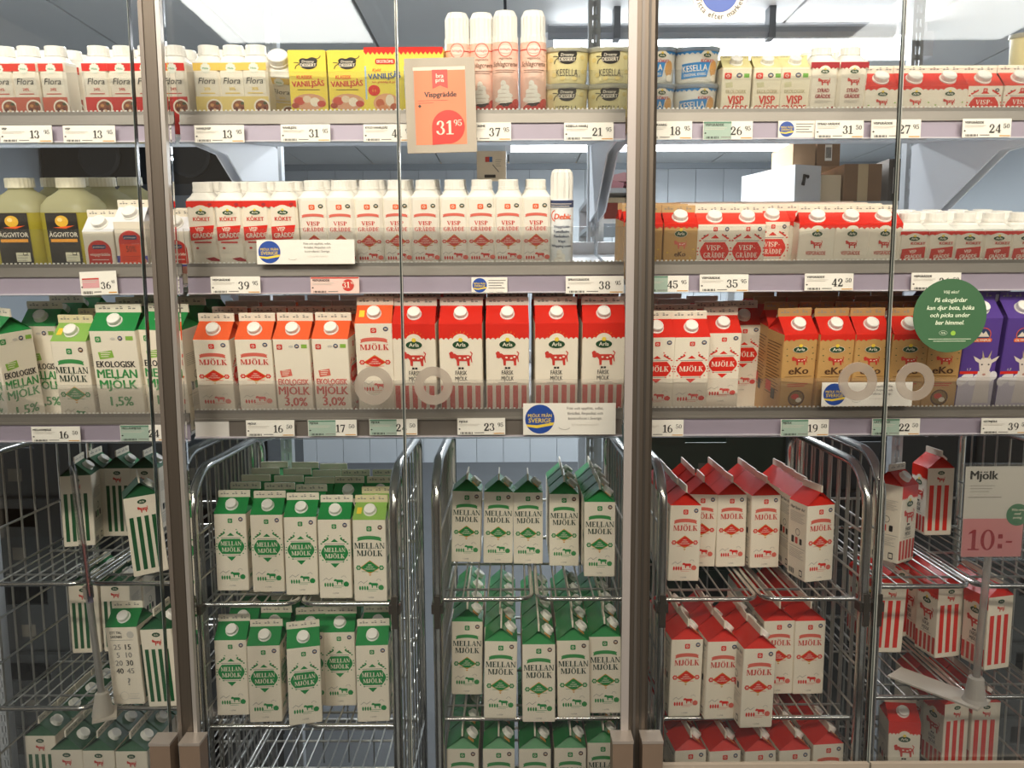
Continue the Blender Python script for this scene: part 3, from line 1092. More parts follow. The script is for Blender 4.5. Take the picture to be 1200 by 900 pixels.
def carton(w, d, hb, body, roofm, print_mesh, side=None, cap=True, turn=False, sealm=None, capm=None, roof=.030, seal=.015, side_left=None, capr=.0125, tab=None, name='milk_carton', cat='milk carton', dates=True):
    w, d = w / 1000, d / 1000
    hb = hb / 1000
    parts = []
    b = MB()
    c = .0015
    foot = [(-w / 2 + c, -d / 2), (w / 2 - c, -d / 2), (w / 2, -d / 2 + c), (w / 2, d / 2 - c), (w / 2 - c, d / 2), (-w / 2 + c, d / 2), (-w / 2, d / 2 - c), (-w / 2, -d / 2 + c)]
    b.rings([[(x * .985, y * .985, 0) for x, y in foot], [(x, y, .003) for x, y in foot], [(x, y, hb) for x, y in foot]], body)
    parts.append(('body', b.mesh('body'), None, None, 0))
    # folded gable
    W, D = (d, w) if turn else (w, d)
    rz = (0, 0, R(90)) if turn else None
    g = MB()
    ze, zr = hb, hb + roof
    A, B_, Cc, Dd = (-W / 2, -D / 2, ze), (W / 2, -D / 2, ze), (W / 2, D / 2, ze), (-W / 2, D / 2, ze)
    e0, e1 = (-W / 2 + .001, 0, zr), (W / 2 - .001, 0, zr)
    g.face([A, B_, (W / 2 - .001, -.001, zr), (-W / 2 + .001, -.001, zr)], roofm)
    g.face([Cc, Dd, (-W / 2 + .001, .001, zr), (W / 2 - .001, .001, zr)], roofm)
    for (p, q, en, sx) in ((B_, Cc, e1, 1), (Dd, A, e0, -1)):
        ap = (sx * (W / 2 - .34 * W), 0, zr - .002)
        g.face([p, q, ap], roofm)
        g.face([p, ap, en], roofm)
        g.face([q, en, ap], roofm)
    parts.append(('gable_top', g.mesh('gable_top'), None, rz, 0))
    s_ = MB()
    sm = sealm or WHITE
    s_.rings([[(x * W / 2, y * .0016, z) for x, y in ((-1, -1), (1, -1), (1, 1), (-1, 1))] for z in (zr - .001, zr + seal * .9)] + [[(x * W / 2 * .97, y * .0014, zr + seal) for x, y in ((-1, -1), (1, -1), (1, 1), (-1, 1))]], sm)
    parts.append(('top_seal', s_.mesh('top_seal'), None, rz, 0))
    if dates:
        dp = Print()
        for k in range(9):
            if k in (3, 6):
                continue
            dp.rect(-W * 420 + k * W * 92, seal * 400, -W * 420 + k * W * 92 + W * 66, seal * 560, GREY, 1)
            if k % 2:
                dp.rect(-W * 420 + k * W * 92, seal * 650, -W * 420 + k * W * 92 + W * 50, seal * 760, GREY, 1)
        l = Vector((0, -.0018, zr))
        parts.append(('date_print', dp.mesh('date_print'), l, rz, 1))
    if cap:
        cm = MB()
        ang = math.atan2(roof, D / 2)
        M = Matrix.Translation((0, -D / 4, (ze + zr) / 2)) @ Matrix.Rotation(R(90) - (R(90) - ang), 4, 'X')
        cpm = capm or PLAST
        cm.lathe([(capr * 1.12, 0), (capr * 1.12, .002), (capr, .0025)], cpm, 28, M)
        cm.lathe([(capr, .002), (capr, .0095), (capr * .93, .011), (capr * .78, .011), (capr * .74, .0103)], cpm, 28, M, flute=.03)
        parts.append(('cap', cm.mesh('cap'), None, rz, 0))
    if tab:
        tp = MB()
        ang = math.atan2(roof, D / 2)
        M = Matrix.Translation((-W * .33, -D / 4 - .0006, (ze + zr) / 2 + .0006)) @ Matrix.Rotation(ang, 4, 'X')
        tp.box(-.005, .005, -.008, .008, 0, .0004, tab, M)
        parts.append(('tab_print', tp.mesh('tab_print'), None, rz, 1))
    if print_mesh:
        parts.append(('front_print', print_mesh, (0, -d / 2 - .0002, 0), None, 1))
    if side:
        parts.append(('side_print', side, (w / 2 + .0002, 0, 0), (0, 0, R(90)), 1))
    if side_left:
        parts.append(('side_print', side_left, (-w / 2 - .0002, 0, 0), (0, 0, R(-90)), 1))
    return Proto(name, cat, w, d, parts)


def superring(w, d, z, sq, n=32):
    out = []
    for j in range(n):
        a = 2 * math.pi * (j + .5) / n
        ca, sa = math.cos(a), math.sin(a)
        k = (abs(ca) ** sq + abs(sa) ** sq) ** (-1.0 / sq)
        out.append((w / 2 * ca * k, d / 2 * sa * k, z))
    return out


def bottle(w, d, hb, hs, hcap, body, print_mesh, capr=.016, name='cream_bottle', cat='bottle', capm=None, shoulder=None):
    w, d, hb = w / 1000, d / 1000, hb / 1000
    m = MB()
    m.rings([superring(w * .96, d * .96, 0, 9), superring(w, d, .004, 9), superring(w, d, hb, 9)], body)
    parts = [('body', m.mesh('body', R(35)), None, None, 0)]
    s = MB()
    dn = capr * 2 * .95
    s.rings([superring(w * 1.005, d * 1.005, hb - .002, 8), superring(w, d, hb + .003, 7), superring(w * .86, d * .86, hb + hs * .45, 4), superring(dn * 1.15, dn * 1.15, hb + hs * .85, 2.3), superring(dn, dn, hb + hs, 2)], shoulder or PLAST)
    parts.append(('shoulder', s.mesh('shoulder', R(40)), None, None, 0))
    c = MB()
    z = hb + hs
    c.lathe([(capr * 1.05, z), (capr * 1.05, z + hcap * .28), (capr, z + hcap * .3), (capr, z + hcap * .92), (capr * .93, z + hcap), (capr * .3, z + hcap)], capm or PLAST, 40, flute=.02)
    parts.append(('cap', c.mesh('cap'), None, None, 0))
    if print_mesh:
        parts.append(('front_print', print_mesh, (0, -d / 2 - .0003, 0), None, 1))
    return Proto(name, cat, w, d, parts)


def spray_can(r, hb, hcap, body, print_, name='spray_can', ribbed=False):
    m = MB()
    m.lathe([(r * .9, 0), (r, .003), (r, hb - .004), (r * .95, hb)], body, 32)
    parts = [('can_body', m.mesh('can_body', R(35)), None, None, 0)]
    c = MB()
    rc_ = r * (.98 if not ribbed else .94)
    if ribbed:
        prof = [(rc_, hb), (rc_, hb + hcap * .72), (rc_ * .93, hb + hcap * .9), (rc_ * .7, hb + hcap), (.002, hb + hcap)]
        c.lathe(prof, PLAST, 26, flute=.1)
    else:
        prof = [(rc_, hb), (rc_, hb + hcap * .18), (rc_ * .94, hb + hcap * .19), (rc_ * .94, hb + hcap * .8), (rc_ * .72, hb + hcap), (.002, hb + hcap)]
        c.lathe(prof, PLAST, 36, flute=.05)
    parts.append(('cap', c.mesh('cap'), None, None, 0))
    parts.append(('front_print', print_.mesh('front_print', (r, 0)), None, None, 1))
    return Proto(name, 'spray can', 2 * r, 2 * r, parts)


def tub(r0, r1, h, body, print_, name='quark_tub'):
    m = MB()
    m.lathe([(r0 * .95, 0), (r0, .003), (r1, h), (r1 * .96, h)], body, 36)
    l = MB()
    l.lathe([(r1 * 1.04, h - .006), (r1 * 1.06, h - .004), (r1 * 1.06, h + .002), (r1 * .98, h + .003), (r1 * .95, h + .001)], clear_mat('lid_plastic', (.9, .92, .92), milk=.45, milkcol='#f0f0ea', rough=.2), 36)
    return Proto(name, 'tub', 2 * r1, 2 * r1, [('cup', m.mesh('cup', R(40)), None, None, 0), ('lid', l.mesh('lid', R(40)), None, None, 0), ('front_print', print_.mesh('front_print', (r0 + .0002, (r1 - r0) / h)), None, None, 1)])


def brick_box(w, d, h, body, top, fp, sp, name='sauce_carton'):
    w, d, h = w / 1000, d / 1000, h / 1000
    m = MB()
    c = .0015
    m.rings([[(-w / 2, -d / 2, 0), (w / 2, -d / 2, 0), (w / 2, d / 2, 0), (-w / 2, d / 2, 0)], [(-w / 2, -d / 2, h - c), (w / 2, -d / 2, h - c), (w / 2, d / 2, h - c), (-w / 2, d / 2, h - c)], [(-w / 2 + c, -d / 2 + c, h), (w / 2 - c, -d / 2 + c, h), (w / 2 - c, d / 2 - c, h), (-w / 2 + c, d / 2 - c, h)]], body)
    t = MB()
    t.box(-w / 2 + .002, w / 2 - .002, -.001, .006, h, h + .0025, top)
    parts = [('body', m.mesh('body'), None, None, 0), ('top_flap', t.mesh('top_flap'), None, None, 0), ('front_print', fp, (0, -d / 2 - .0002, 0), None, 1)]
    if sp:
        parts.append(('side_print', sp, (w / 2 + .0002, 0, 0), (0, 0, R(90)), 1))
        parts.append(('side_print', sp, (-w / 2 - .0002, 0, 0), (0, 0, R(-90)), 1))
    return Proto(name, 'carton', w, d, parts)


def jug():
    JUICE = clear_mat('yellow_jug', (.80, .72, .22), milk=.80, milkcol='#d8c94e', rough=.2)
    EMPTY = clear_mat('empty_jug', (.86, .84, .62), milk=.70, milkcol='#dcd8b0', rough=.2)
    m = MB()
    w, d = .101, .10
    sec = [(0, .94, 5), (.006, 1, 5), (.130, 1, 5)]
    m.rings([superring(w * k, d * k, z, q) for z, k, q in sec], JUICE)
    sec = [(.1305, .999, 5), (.144, .96, 4.5), (.158, .80, 3.4), (.167, .58, 2.4), (.173, .45, 2), (.180, .44, 2)]
    n = MB()
    n.rings([superring(w * k, d * k, z, q) for z, k, q in sec], EMPTY)
    hd = MB()
    hd.tube([(0, d * .42, .146), (0, d * .54, .146), (0, d * .58, .13), (0, d * .58, .085), (0, d * .48, .07)], .007, JUICE)
    c = MB()
    c.lathe([(.0265, .177), (.0265, .194), (.025, .196), (.004, .196)], C('#efe8cf', .4), 44, flute=.035)
    return Proto('egg_white_jug', 'jug', w, d, [('body', m.mesh('body', R(50)), None, None, 0), ('shoulder', n.mesh('shoulder', R(50)), None, None, 0), ('handle', hd.mesh('handle', R(60)), None, None, 0), ('cap', c.mesh('cap'), None, None, 0), ('label', pr_jug(62, 100), (0, -d / 2 - .0006, .030), None, 1)])


H = 174
GRW, RDW = '#', '#'
SIDE_R = pr_side_text(70, H, RED2, 'Hur låser du?')
SIDE_G = pr_side_text(70, H, GREEN2, None)
ROOFG, ROOFR, ROOFO, ROOFY = C('#2a8a48', .25), C('#d42c20', .25), C('#ea6236', .25), C('#8fb85a', .28)
P = {}
rib_g = pr_ribbon(70, H, GREEN, GREEN2, DGREEN, ('MELLAN', 'MJÖLK'), GOLD, C('#4a3038'))
rib_r = pr_ribbon(70, H, RED, SALMON, RED2, ('MJÖLK',), GOLD)
hex_g = pr_hex(70, H, GREEN, ('MELLAN', 'MJÖLK'))
hex_r = pr_hex(68, H, RED, ('MJÖLK',))
P['hex_g'] = carton(70, 70, H, WHITE, ROOFG, hex_g, side=hex_g)
P['rib_g_front'] = carton(70, 70, H + 4, WHITE, ROOFY, rib_g, tab=YEL, sealm=C('#e3d6ac', .4), side=SIDE_G)
P['rib_g'] = carton(70, 70, H, WHITE, ROOFG, rib_g, turn=True, tab=C('#e39a35', .4), side_left=SIDE_G)
P['rib_r'] = carton(70, 70, H, WHITE, ROOFR, rib_r, turn=True, side_left=SIDE_R, cap=False)
P['rib_r_cap'] = carton(70, 70, H, WHITE, ROOFR, rib_r, turn=True, tab=C('#e38a2c', .4), side_left=SIDE_R)
P['orange'] = carton(70, 70, H, WHITE, ROOFO, squash(.84, pr_ribbon, 70, H, RED, SALMON, RED2, ('MJÖLK',), GOLD), side=hex_r)
P['orange_eko'] = carton(70, 70, H, WHITE, ROOFO, squash(.93, pr_eko_g, 70, H, RED2, ('MJÖLK',), '3,0%', RED2, 25), side=hex_r)
P['orange_tall'] = carton(70, 70, 204, WHITE, ROOFO, squash(.88, pr_ribbon, 70, 204, RED, SALMON, RED2, ('MJÖLK',), GOLD), tab=YEL)
P['hex_r'] = carton(68, 70, H, WHITE, ROOFR, squash(.84, pr_hex, 68, H, RED, ('MJÖLK',)), side=hex_r)
P['eko_g'] = carton(88, 72, 198, WHITE, ROOFG, pr_eko_g(88, 198, GREEN2, ('MELLAN', 'MJÖLK'), '1,5%', BLACK, 0), side=SIDE_G)
P['eko_g_turn'] = carton(72, 72, 190, WHITE, ROOFG, pr_eko_g(72, 190, GREEN2, ('MELLAN', 'MJÖLK'), '1,5%', BLACK, 18), side=pr_eko_g(72, 190, GREEN2, ('MELLAN', 'MJÖLK'), '1,5%', BLACK, 18))
ARLA_SIDE = pr_stripes(70, 190, RED2, 3)
P['arla'] = carton(82, 72, 202, WHITE, ROOFR, squash(.95, pr_arla, 82, 202), sealm=C('#eadfd2', .3), side=C and pr_side_text(72, 150, RED2, None))
P['kraft'] = carton(68, 70, 178, KRAFT, ROOFR, squash(.8, pr_arla_kraft, 68, 178), sealm=C('#b98f5c', .5), side_left=pr_kraft_side(70, 178), side=pr_kraft_side(70, 178))
P['goat'] = carton(69, 70, 208, PURPLE, PURPLE, squash(.93, pr_goat, 69, 208), sealm=PURPLE)
P['str_g'] = carton(70, 70, 174, WHITE, C('#17552f', .35), pr_stripes(70, 174, C('#1d5a32', .4), 4), turn=True, side=pr_side_text(70, 160, GREEN2, None))
P['num'] = carton(70, 70, 174, WHITE, C('#1d7a3c', .35), pr_numbers(70, 174), side=pr_stripes(70, 174, C('#1d5a32', .4), 4))
P['str_r'] = carton(70, 70, 174, WHITE, ROOFR, pr_stripes(70, 174, RED, 3), turn=True, side_left=pr_arla(70, 174))
P['arla1'] = carton(70, 70, 178, WHITE, ROOFR, pr_arla(70, 178), side_left=pr_side_text(70, 165, RED2, None), side=pr_stripes(70, 178, RED, 3))
# small cartons
P['hexs_s'] = carton(66, 62, 78, WHITE, C('#dd3a2a', .35), squash(.85, pr_hex, 66, 78, RED, ('VISP-', 'GRÄDDE'), True), name='cream_carton', cat='cream carton', roof=.026, seal=.013, capr=.0135)
P['arlas_s'] = carton(66, 62, 78, WHITE, ROOFR, squash(.75, pr_arla_small, 66, 78), name='cream_carton', cat='cream carton', roof=.026, seal=.013, capr=.0135)
P['hexs'] = carton(66, 62, 106, WHITE, C('#dd3a2a', .35), pr_hex(66, 106, RED, ('VISP-', 'GRÄDDE'), True), cap=True, name='cream_carton', cat='cream carton', roof=.020, seal=.013, capr=.0135)
P['arlas'] = carton(66, 62, 106, WHITE, ROOFR, squash(1.03, pr_arla_small, 66, 106), name='cream_carton', cat='cream carton', roof=.020, seal=.013, capr=.0135)
P['krafts'] = carton(64, 62, 107, KRAFT, ROOFR, pr_kraft_small(64, 107), sealm=C('#c9a672', .5), name='cream_carton', cat='cream carton', roof=.020, seal=.013, capr=.0135)
P['vispeko'] = carton(54, 54, 112, CREAM, C('#ded39a', .4), squash(.8, pr_visp_eko, 54, 112), name='cream_carton', cat='cream carton', roof=.018, seal=.006, capr=.011, sealm=C('#d9cd97', .4))
P['arch'] = carton(58, 58, 98, WHITE, C('#e9e7ea', .35), squash(.88, pr_arch, 58, 98, False), name='cream_carton', cat='cream carton', roof=.026, seal=.013, capr=.0135, side=pr_box_side(58, 90))
P['arch50'] = carton(58, 58, 116, WHITE, C('#e9e7ea', .35), squash(.9, pr_arch, 58, 116, True), name='cream_carton', cat='cream carton', roof=.026, seal=.013, capr=.0135)
# bottles
P['koket'] = bottle(54, 54, 153, .016, .018, WHITE, squash(.79, pr_koket, 52, 153), capr=.0185)
P['vispb'] = bottle(54, 54, 155, .016, .018, C('#f0e8da', .4), squash(.84, pr_visp_bottle, 52, 155), capr=.0185)
P['koks'] = bottle(58, 56, 91, .016, .017, WHITE, squash(.74, pr_koket_small, 54, 91), capr=.0185)
P['flora_r'] = bottle(49, 49, 124, .014, .018, WHITE, pr_flora(46, 124, C('#d53a2c', .4), C('#c8604a', .4), True), capr=.0185)
P['flora_d'] = bottle(49, 49, 124, .014, .018, WHITE, pr_flora(46, 124, C('#d8261f', .4), C('#cc2a26', .4), True), capr=.0185)
P['flora_y'] = bottle(49, 49, 124, .014, .018, WHITE, pr_flora(46, 124, C('#ecc35a', .4), C('#e3c878', .4), False), capr=.0185)
P['syrad'] = bottle(54, 54, 120, .014, .014, WHITE, squash(.85, pr_syrad, 52, 120), capr=.0185)
P['can'] = spray_can(.0243, .158, .054, PINK, pr_can(24.3, 158))
P['debic'] = spray_can(.0225, .153, .054, C('#e7e9ea', .35), pr_can(22.5, 153, False), ribbed=True)
P['tub_y'] = tub(.0375, .042, .060, C('#ecdfa6', .4), pr_tub_yellow(60))
P['tub_b'] = tub(.037, .0412, .060, C('#ece8de', .4), pr_tub_blue(60))
P['vanilj'] = brick_box(68, 60, 145, C('#efd64c', .4), C('#e0c040', .4), squash(.8, pr_vanilj, 68, 145), pr_box_side(60, 145))
P['ekst'] = brick_box(72, 60, 149, C('#f0dc52', .4), RED, squash(.86, pr_ekstrom, 72, 149), None)
P['jug'] = jug()

# ------------------------------------------------------------------ the room
CEIL, BACKY, XL, XR = 2.62, 5.55, -3.2, 3.2
FLOORM = C('#505356', 0.5, noise=.18, nscale=6, bump=.15, bscale=90)
WALLM = C('#c3cad0', 0.45, noise=.04, nscale=3)
CEILM = C('#dcdddc', 0.5, noise=.06, nscale=4)


def struct(name, label, loc=(0, 0, 0)):
    o = link(name, None, None, loc)
    o['label'] = label
    o['kind'] = 'structure'
    return o


f = MB()
f.box(XL, XR, -4.5, BACKY, -.05, 0, FLOORM)
o = f.obj('floor')
o['kind'] = 'structure'
o['label'] = 'dark grey floor under the carts and the aisle'

ceil = struct('ceiling', 'grey panelled cold-room ceiling above the shelves')
me = MB()
pw = .58
me.box(-pw / 2 + .006, pw / 2 - .006, .10, BACKY, CEIL, CEIL + .04, CEILM)
me = me.mesh('ceiling_panel')
for k in range(12):
    link('panel', me, ceil, (XL + pw / 2 + k * pw - .3, 0, 0))
b = MB()
b.box(XL, XR, .10, BACKY, CEIL + .02, CEIL + .06, C('#5d6266', .6))
b.obj('backing', ceil)

wb = struct('wall_back', 'pale blue panelled back wall of the cold room', (0, BACKY, 0))
me = MB()
me.box(-.118, .118, 0, .03, 0, CEIL, WALLM)
me = me.mesh('wall_panel')
for k in range(27):
    link('panel', me, wb, (XL + .12 + k * .24, 0, 0))
b = MB()
b.box(XL, XR, .022, .06, 0, CEIL, C('#7d8994', .6))
b.obj('backing', wb)
b = MB()
b.box(XL, XR, -.03, 0, CEIL - .05, CEIL, C('#9aa3ab', .5))
o = b.obj('trim_1', None, loc=(0, BACKY, 0))
o['kind'] = 'structure'
for nm, x, lb in (('wall_left', XL, 'grey side wall closing the cold room at one end'), ('wall_right', XR, 'grey side wall closing the cold room at the far end')):
    b = MB()
    b.box(x - .03, x + .03, .10, BACKY, 0, CEIL, WALLM)
    o = b.obj(nm)
    o['kind'] = 'structure'
    o['label'] = lb
b = MB()
b.box(XL, XR, .0, .10, 2.17, CEIL + .06, STEEL)
o = b.obj('trim_2')
o['kind'] = 'structure'
o['label'] = 'steel header beam over the glass doors'

# shop side: ceiling and housings for the two added aisle lamps
b = MB()
b.box(XL, XR, -4.5, .0, 3.25, 3.3, C('#8f8a84', .7, noise=.05))
o = b.obj('ceiling_shop')
o['kind'] = 'structure'
o['label'] = 'grey shop ceiling above the aisle'
for y, lb in ((-1.9, 'closer to the doors'), (-2.75, 'further from the doors')):
    t = thing('added_lamp_housing', 'long white lamp added under the shop ceiling, ' + lb, 'lamp', (.2, y, 3.15))
    h = MB()
    h.box(-1.85, 1.85, -.09, .09, .01, .10, WHITEMET)
    h.obj('housing', t)
for i, x in enumerate((-1.405, 2.77)):
    t = thing('ceiling_light_panel', 'square white light panel in the shop ceiling, ' + ('above the green cartons side' if i == 0 else 'above the purple cartons side'), 'lamp', (x, -3.29, 3.19))
    h = MB()
    h.box(-.6, .6, -.86, .86, .002, .06, WHITEMET)
    h.obj('housing', t)

b = MB()
b.box(XL, XR, -3.9, -3.4, 0, 1.95, C('#5d5148', .7, noise=.3, nscale=5))  # unseen block added to cut low light from the shop
o = b.obj('wall_light_block')
o['kind'] = 'structure'
o['label'] = 'unseen dark wall added across the aisle to block low light'

# cold-room tube lights
TUBE = C('#f8fbff', .4, emit=10.0)
for i, (x, y, L) in enumerate(((.95, 2.07, 1.58), (.98, 4.21, 2.0), (-1.1, .98, 1.2))):  # the last tube is added for a brighter ceiling
    t = thing('tube_light', ('bright white tube light under the ceiling behind the blue tubs', 'bright white tube light deeper in the cold room', 'added white tube light above the jugs, out of view over the shelves')[i], 'lamp', (x, y, CEIL))
    h = MB()
    h.box(-L / 2, L / 2, -.05, .05, -.05, 0, WHITEMET)
    h.obj('housing', t)
    d = MB()
    n = 10
    d.rings([[(xx, .062 * math.cos(2 * math.pi * k / n), -.09 + .045 * math.sin(2 * math.pi * k / n)) for k in range(n)] for xx in (-L / 2 + .02, L / 2 - .02)], TUBE)
    d.obj('diffuser', t, R(40))
    for sx in (-1, 1):
        e = MB()
        e.box(sx * L / 2 - .02, sx * L / 2 + .02, -.066, .066, -.14, -.04, WHITEMET)
        e.obj('end_cap', t)
p = thing('ceiling_pipe', 'grey round pipe with a clamp running under the cold-room ceiling', 'pipe', (0, 1.85, 2.53))
b = MB()
b.tube([(.15, 0, 0), (1.52, 0, 0)], .026, C('#9ba0a6', .5))
b.obj('pipe', p, R(40))
for x in (.42, 1.03):
    b = MB()
    b.box(x - .013, x + .013, -.030, .030, -.030, .09, C('#777b80', .5))
    b.obj('clamp', p)

# black box added to give the dark patch below the ceiling
ac = thing('added_dark_box', 'black box added below the ceiling behind the jugs', 'cooler', (-2.35, 4.3, 2.25))
b = MB()
b.box(-.8, .62, -.3, .3, 0, .37, C('#17191b', .6))
b.obj('casing', ac)
for k in range(2):
    b = MB()
    b.lathe([(.14, 0), (.14, .02), (.12, .03), (.02, .03)], C('#2b2e31', .5), 24, Matrix.Translation((-.4 + k * .6, -.3, .18)) @ Matrix.Rotation(R(90), 4, 'X'))
    b.obj('front_disc', ac)
ml = MB()

# ------------------------------------------------------------------ store racking
UPX = (-1.444, -.614, .216, 1.046, 1.878)
UPY = .70


def upright_mesh():
    m = MB()
    w, dp = .030, .028
    m.box(-w / 2, -w / 2 + .009, 0, dp, 0, 2.45, ZINC)
    m.box(w / 2 - .009, w / 2, 0, dp, 0, 2.45, ZINC)
    m.box(-.003, .003, 0, .004, 0, 2.45, ZINC)
    z = .02
    while z < 2.45:
        m.box(-w / 2 + .009, w / 2 - .009, 0, .003, z, z + .014, ZINC)
        z += .034
    return m.mesh('slotted_post')


UPM = upright_mesh()
for i, x in enumerate(UPX):
    t = thing('shelf_upright', ['pale slotted steel upright behind the jugs at the far end', 'pale slotted steel upright behind the yellow cream bottles', 'pale slotted steel upright behind the yellow quark tubs', 'pale slotted steel upright under the small red cream cartons', 'pale slotted steel upright at the outer end of the shelves'][i], 'upright', (x, UPY, 0))
    link('slotted_post', UPM, t)
    b = MB()
    b.box(-.03, .03, -.02, .06, 0, .012, ZINC)
    b.obj('foot_plate', t)
    b = MB()
    b.box(-.006, .006, 0, .03, 2.45, CEIL, ZINC)
    b.box(-.035, .035, -.006, .02, 2.40, 2.412, DARKMET)
    b.obj('ceiling_tie', t)

TILT = R(8.5)
LIPY = .09
LEV = {  # name: (lip top, lip bottom, rail bottom) pixel rows at the picture's middle column
    'top': (128.5, 143, 165.5), 'middle': (307, 321, 343.5), 'lowest': (479, 490, 511.5)}
RISER = {'top': 84, 'middle': 266, 'lowest': 444}
LZ = {k: tuple(pt(600, y, LIPY).z for y in v) for k, v in LEV.items()}
RZ = {k: pt(600, y, LIPY).z for k, y in RISER.items()}
DEPTH = .56
for mi, (x0, x1) in enumerate(((-1.444, -.616), (-.612, .214), (.218, 1.044), (1.048, 1.876))):
    for lv in ('top', 'middle', 'lowest'):
        z0, z1, z2 = LZ[lv]
        dz = -.006 if (mi == 0 and lv == 'lowest') else 0
        t = thing('display_shelf', '%s metal shelf with clear riser, %s' % ({'top': 'top tilted', 'middle': 'middle tilted', 'lowest': 'lowest tilted'}[lv], ['bay beyond the steel post', 'bay between the two steel posts', 'bay past the thick middle post', 'outermost bay beyond the purple cartons'][mi]), 'shelf', ((x0 + x1) / 2, LIPY, dz), group='tilted dairy shelves')
        w = (x1 - x0) / 2 - .003
        zp = z0 - .040
        M = Matrix.Translation((0, .004, zp)) @ Matrix.Rotation(TILT, 4, 'X')
        b = MB()
        b.box(-w, w, 0, DEPTH, -.004, 0, WHITEMET, M)
        b.box(-w, w, DEPTH - .01, DEPTH, 0, .03, WHITEMET, M)
        b.obj('shelf_plate', t)
        b = MB()
        b.box(-w, w, 0, .003, z1, z0, LIPM)
        b.box(-w, w, -.004, 0, z1 - .002, z1 + .002, LIPM)
        b.obj('front_lip', t)
        b = MB()
        x = -w + .004
        while x < w - .004:
            b.box(x, x + .0035, .0005, .0025, z0, z0 + .0025, PLAST)
            x += .008
        b.obj('perforated_edge', t)
        b = MB()
        b.box(-w, w, 0, .002, z2, z1 - .002, C('#756d66', .4, .3, noise=.1, nscale=6) if (mi == 1 and lv == 'lowest') else C('#a59aa9', .35, .2, noise=.1, nscale=6))
        if mi == 1 and lv == 'lowest':
            b.box(-w, -w + .065, -.001, 0, z2, z1 - .002, C('#d9d4cf', .4))
        b.box(-w, w, -.008, .001, z2 - .002, z2, ACRYL)
        b.box(-w, w, -.006, .001, z2 + .0005, z2 + .003, C('#c9c2cb', .3))
        b.obj('label_rail', t)
        b = MB()
        b.box(-w, w, .001, .004, .0, RZ[lv] - zp, (ACRYL_HAZY if mi >= 2 else ACRYL_MILKY) if lv == 'lowest' else ACRYL, M)
        b.obj('riser', t)
        for sx in (-1, 1):
            b = MB()
            q = [(0.05, zp - .003), (DEPTH - .03, zp + .078), (DEPTH + .03, zp + .078), (DEPTH + .03, zp - .11), (DEPTH - .12, zp - .10), (.22, zp + .0)]
            xx = sx * (w - .006)
            L = [(xx - .0015, y, z) for y, z in q]
            Rr = [(xx + .0015, y, z) for y, z in q]
            b.rings([L, Rr], C('#dfe3ea', .4))
            b.obj('bracket', t)

# ------------------------------------------------------------------ steel posts and glass doors
for i, px in enumerate((192.5, 750.5)):
    x = pt(px, 345, -.02).x
    t = thing('door_post', ['narrow brushed steel door post between the jugs and the bottles', 'thick brushed steel door post in the middle'][i], 'post', (x, 0, 0))
    hw = .0155 if i == 0 else .0245
    c = .006
    q = [(-hw + c, -.022), (hw - c, -.022), (hw, -.022 + c), (hw, -.004), (-hw, -.004), (-hw, -.022 + c)]
    b = MB()
    b.rings([[(a, y, z) for a, y in q] for z in (0, 2.17)], STEEL)
    b.obj('post_body', t)
    b = MB()
    if i:
        b.box(-hw - .002, -hw + .012, -.026, -.02, 0, 2.17, C('#948e8a', .45, .4))
        b.box(-.004, .001, -.0235, -.02, 0, 2.17, C('#5b5651', .4, .6))
        b.box(.008, .012, -.0235, -.02, 0, 2.17, C('#3d3934', .4, .5))
    else:
        b.box(hw - .003, hw + .004, -.025, -.012, 0, 2.17, C('#9a958f', .35, .6))  # paler strip: bright highlight of this post edge put into the colour
        b.box(-hw - .001, -hw + .006, -.025, -.02, 0, 2.17, C('#6f675f', .4, .6))
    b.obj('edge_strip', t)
    for sx in (-1, 1):
        b = MB()
        cx = sx * .027 - (.0 if i else .009)
        b.box(cx - .0185, cx + .0185, -.060, -.024, .25, .69, C('#6b5b4d', .45, .3, noise=.08, nscale=30))
        b.box(cx - .0195, cx + .0195, -.061, -.023, .69, .695, C('#9a928a', .35, .6))
        b.obj('hinge_block', t)

edges = [pt(p_, 345, 0).x for p_ in (170, 210, 470, 472.5, 733, 766, 1042, 1045)]
panes = [(-1.45, edges[0]), (edges[1], edges[2]), (edges[3], edges[4]), (edges[5], edges[6]), (edges[7], 1.45)]
dl = ['glass door covering the jugs and green milk cartons', 'glass door covering the yellow bottles and orange milk cartons', 'glass door covering the spray cans and large red cartons', 'glass door covering the blue tubs and kraft cartons', 'glass door carrying the round green sticker']
doors = []
for i, (a, c) in enumerate(panes):
    t = struct('door_%d' % (i + 1), dl[i], ((a + c) / 2, 0, 0))
    doors.append(t)
    hw = (c - a) / 2
    b = MB()
    b.box(-hw, hw, -.003, .003, .02, 2.16, GLASS)
    b.obj('glass_pane', t)
    b = MB()
    if i in (0, 1, 3):
        b.box(hw, hw + .002, -.0045, .0045, .02, 2.16, GLASS_EDGE if i != 3 else C('#3b403c', .2))
        b.box(hw - .0008, hw, -.0042, -.003, .02, 2.16, C('#8f948e', .25, .4))  # thin pale line paints a highlight along the glass edge
    if i in (2, 4):
        b.box(-hw - .0012, -hw, -.0042, .0042, .02, 2.16, C('#a9aaa2', .25, .3))  # pale colour stands for the bright glint on this glass edge
    if b.v:
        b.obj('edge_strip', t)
for d in (3, 4):
    hw = (panes[d][1] - panes[d][0]) / 2
    b = MB()
    b.box(-hw, hw, -.012, -.0032, .50, pt(1000, 894.5, -.01).z, C('#8a8073', .5))
    b.obj('lower_rail', doors[d])
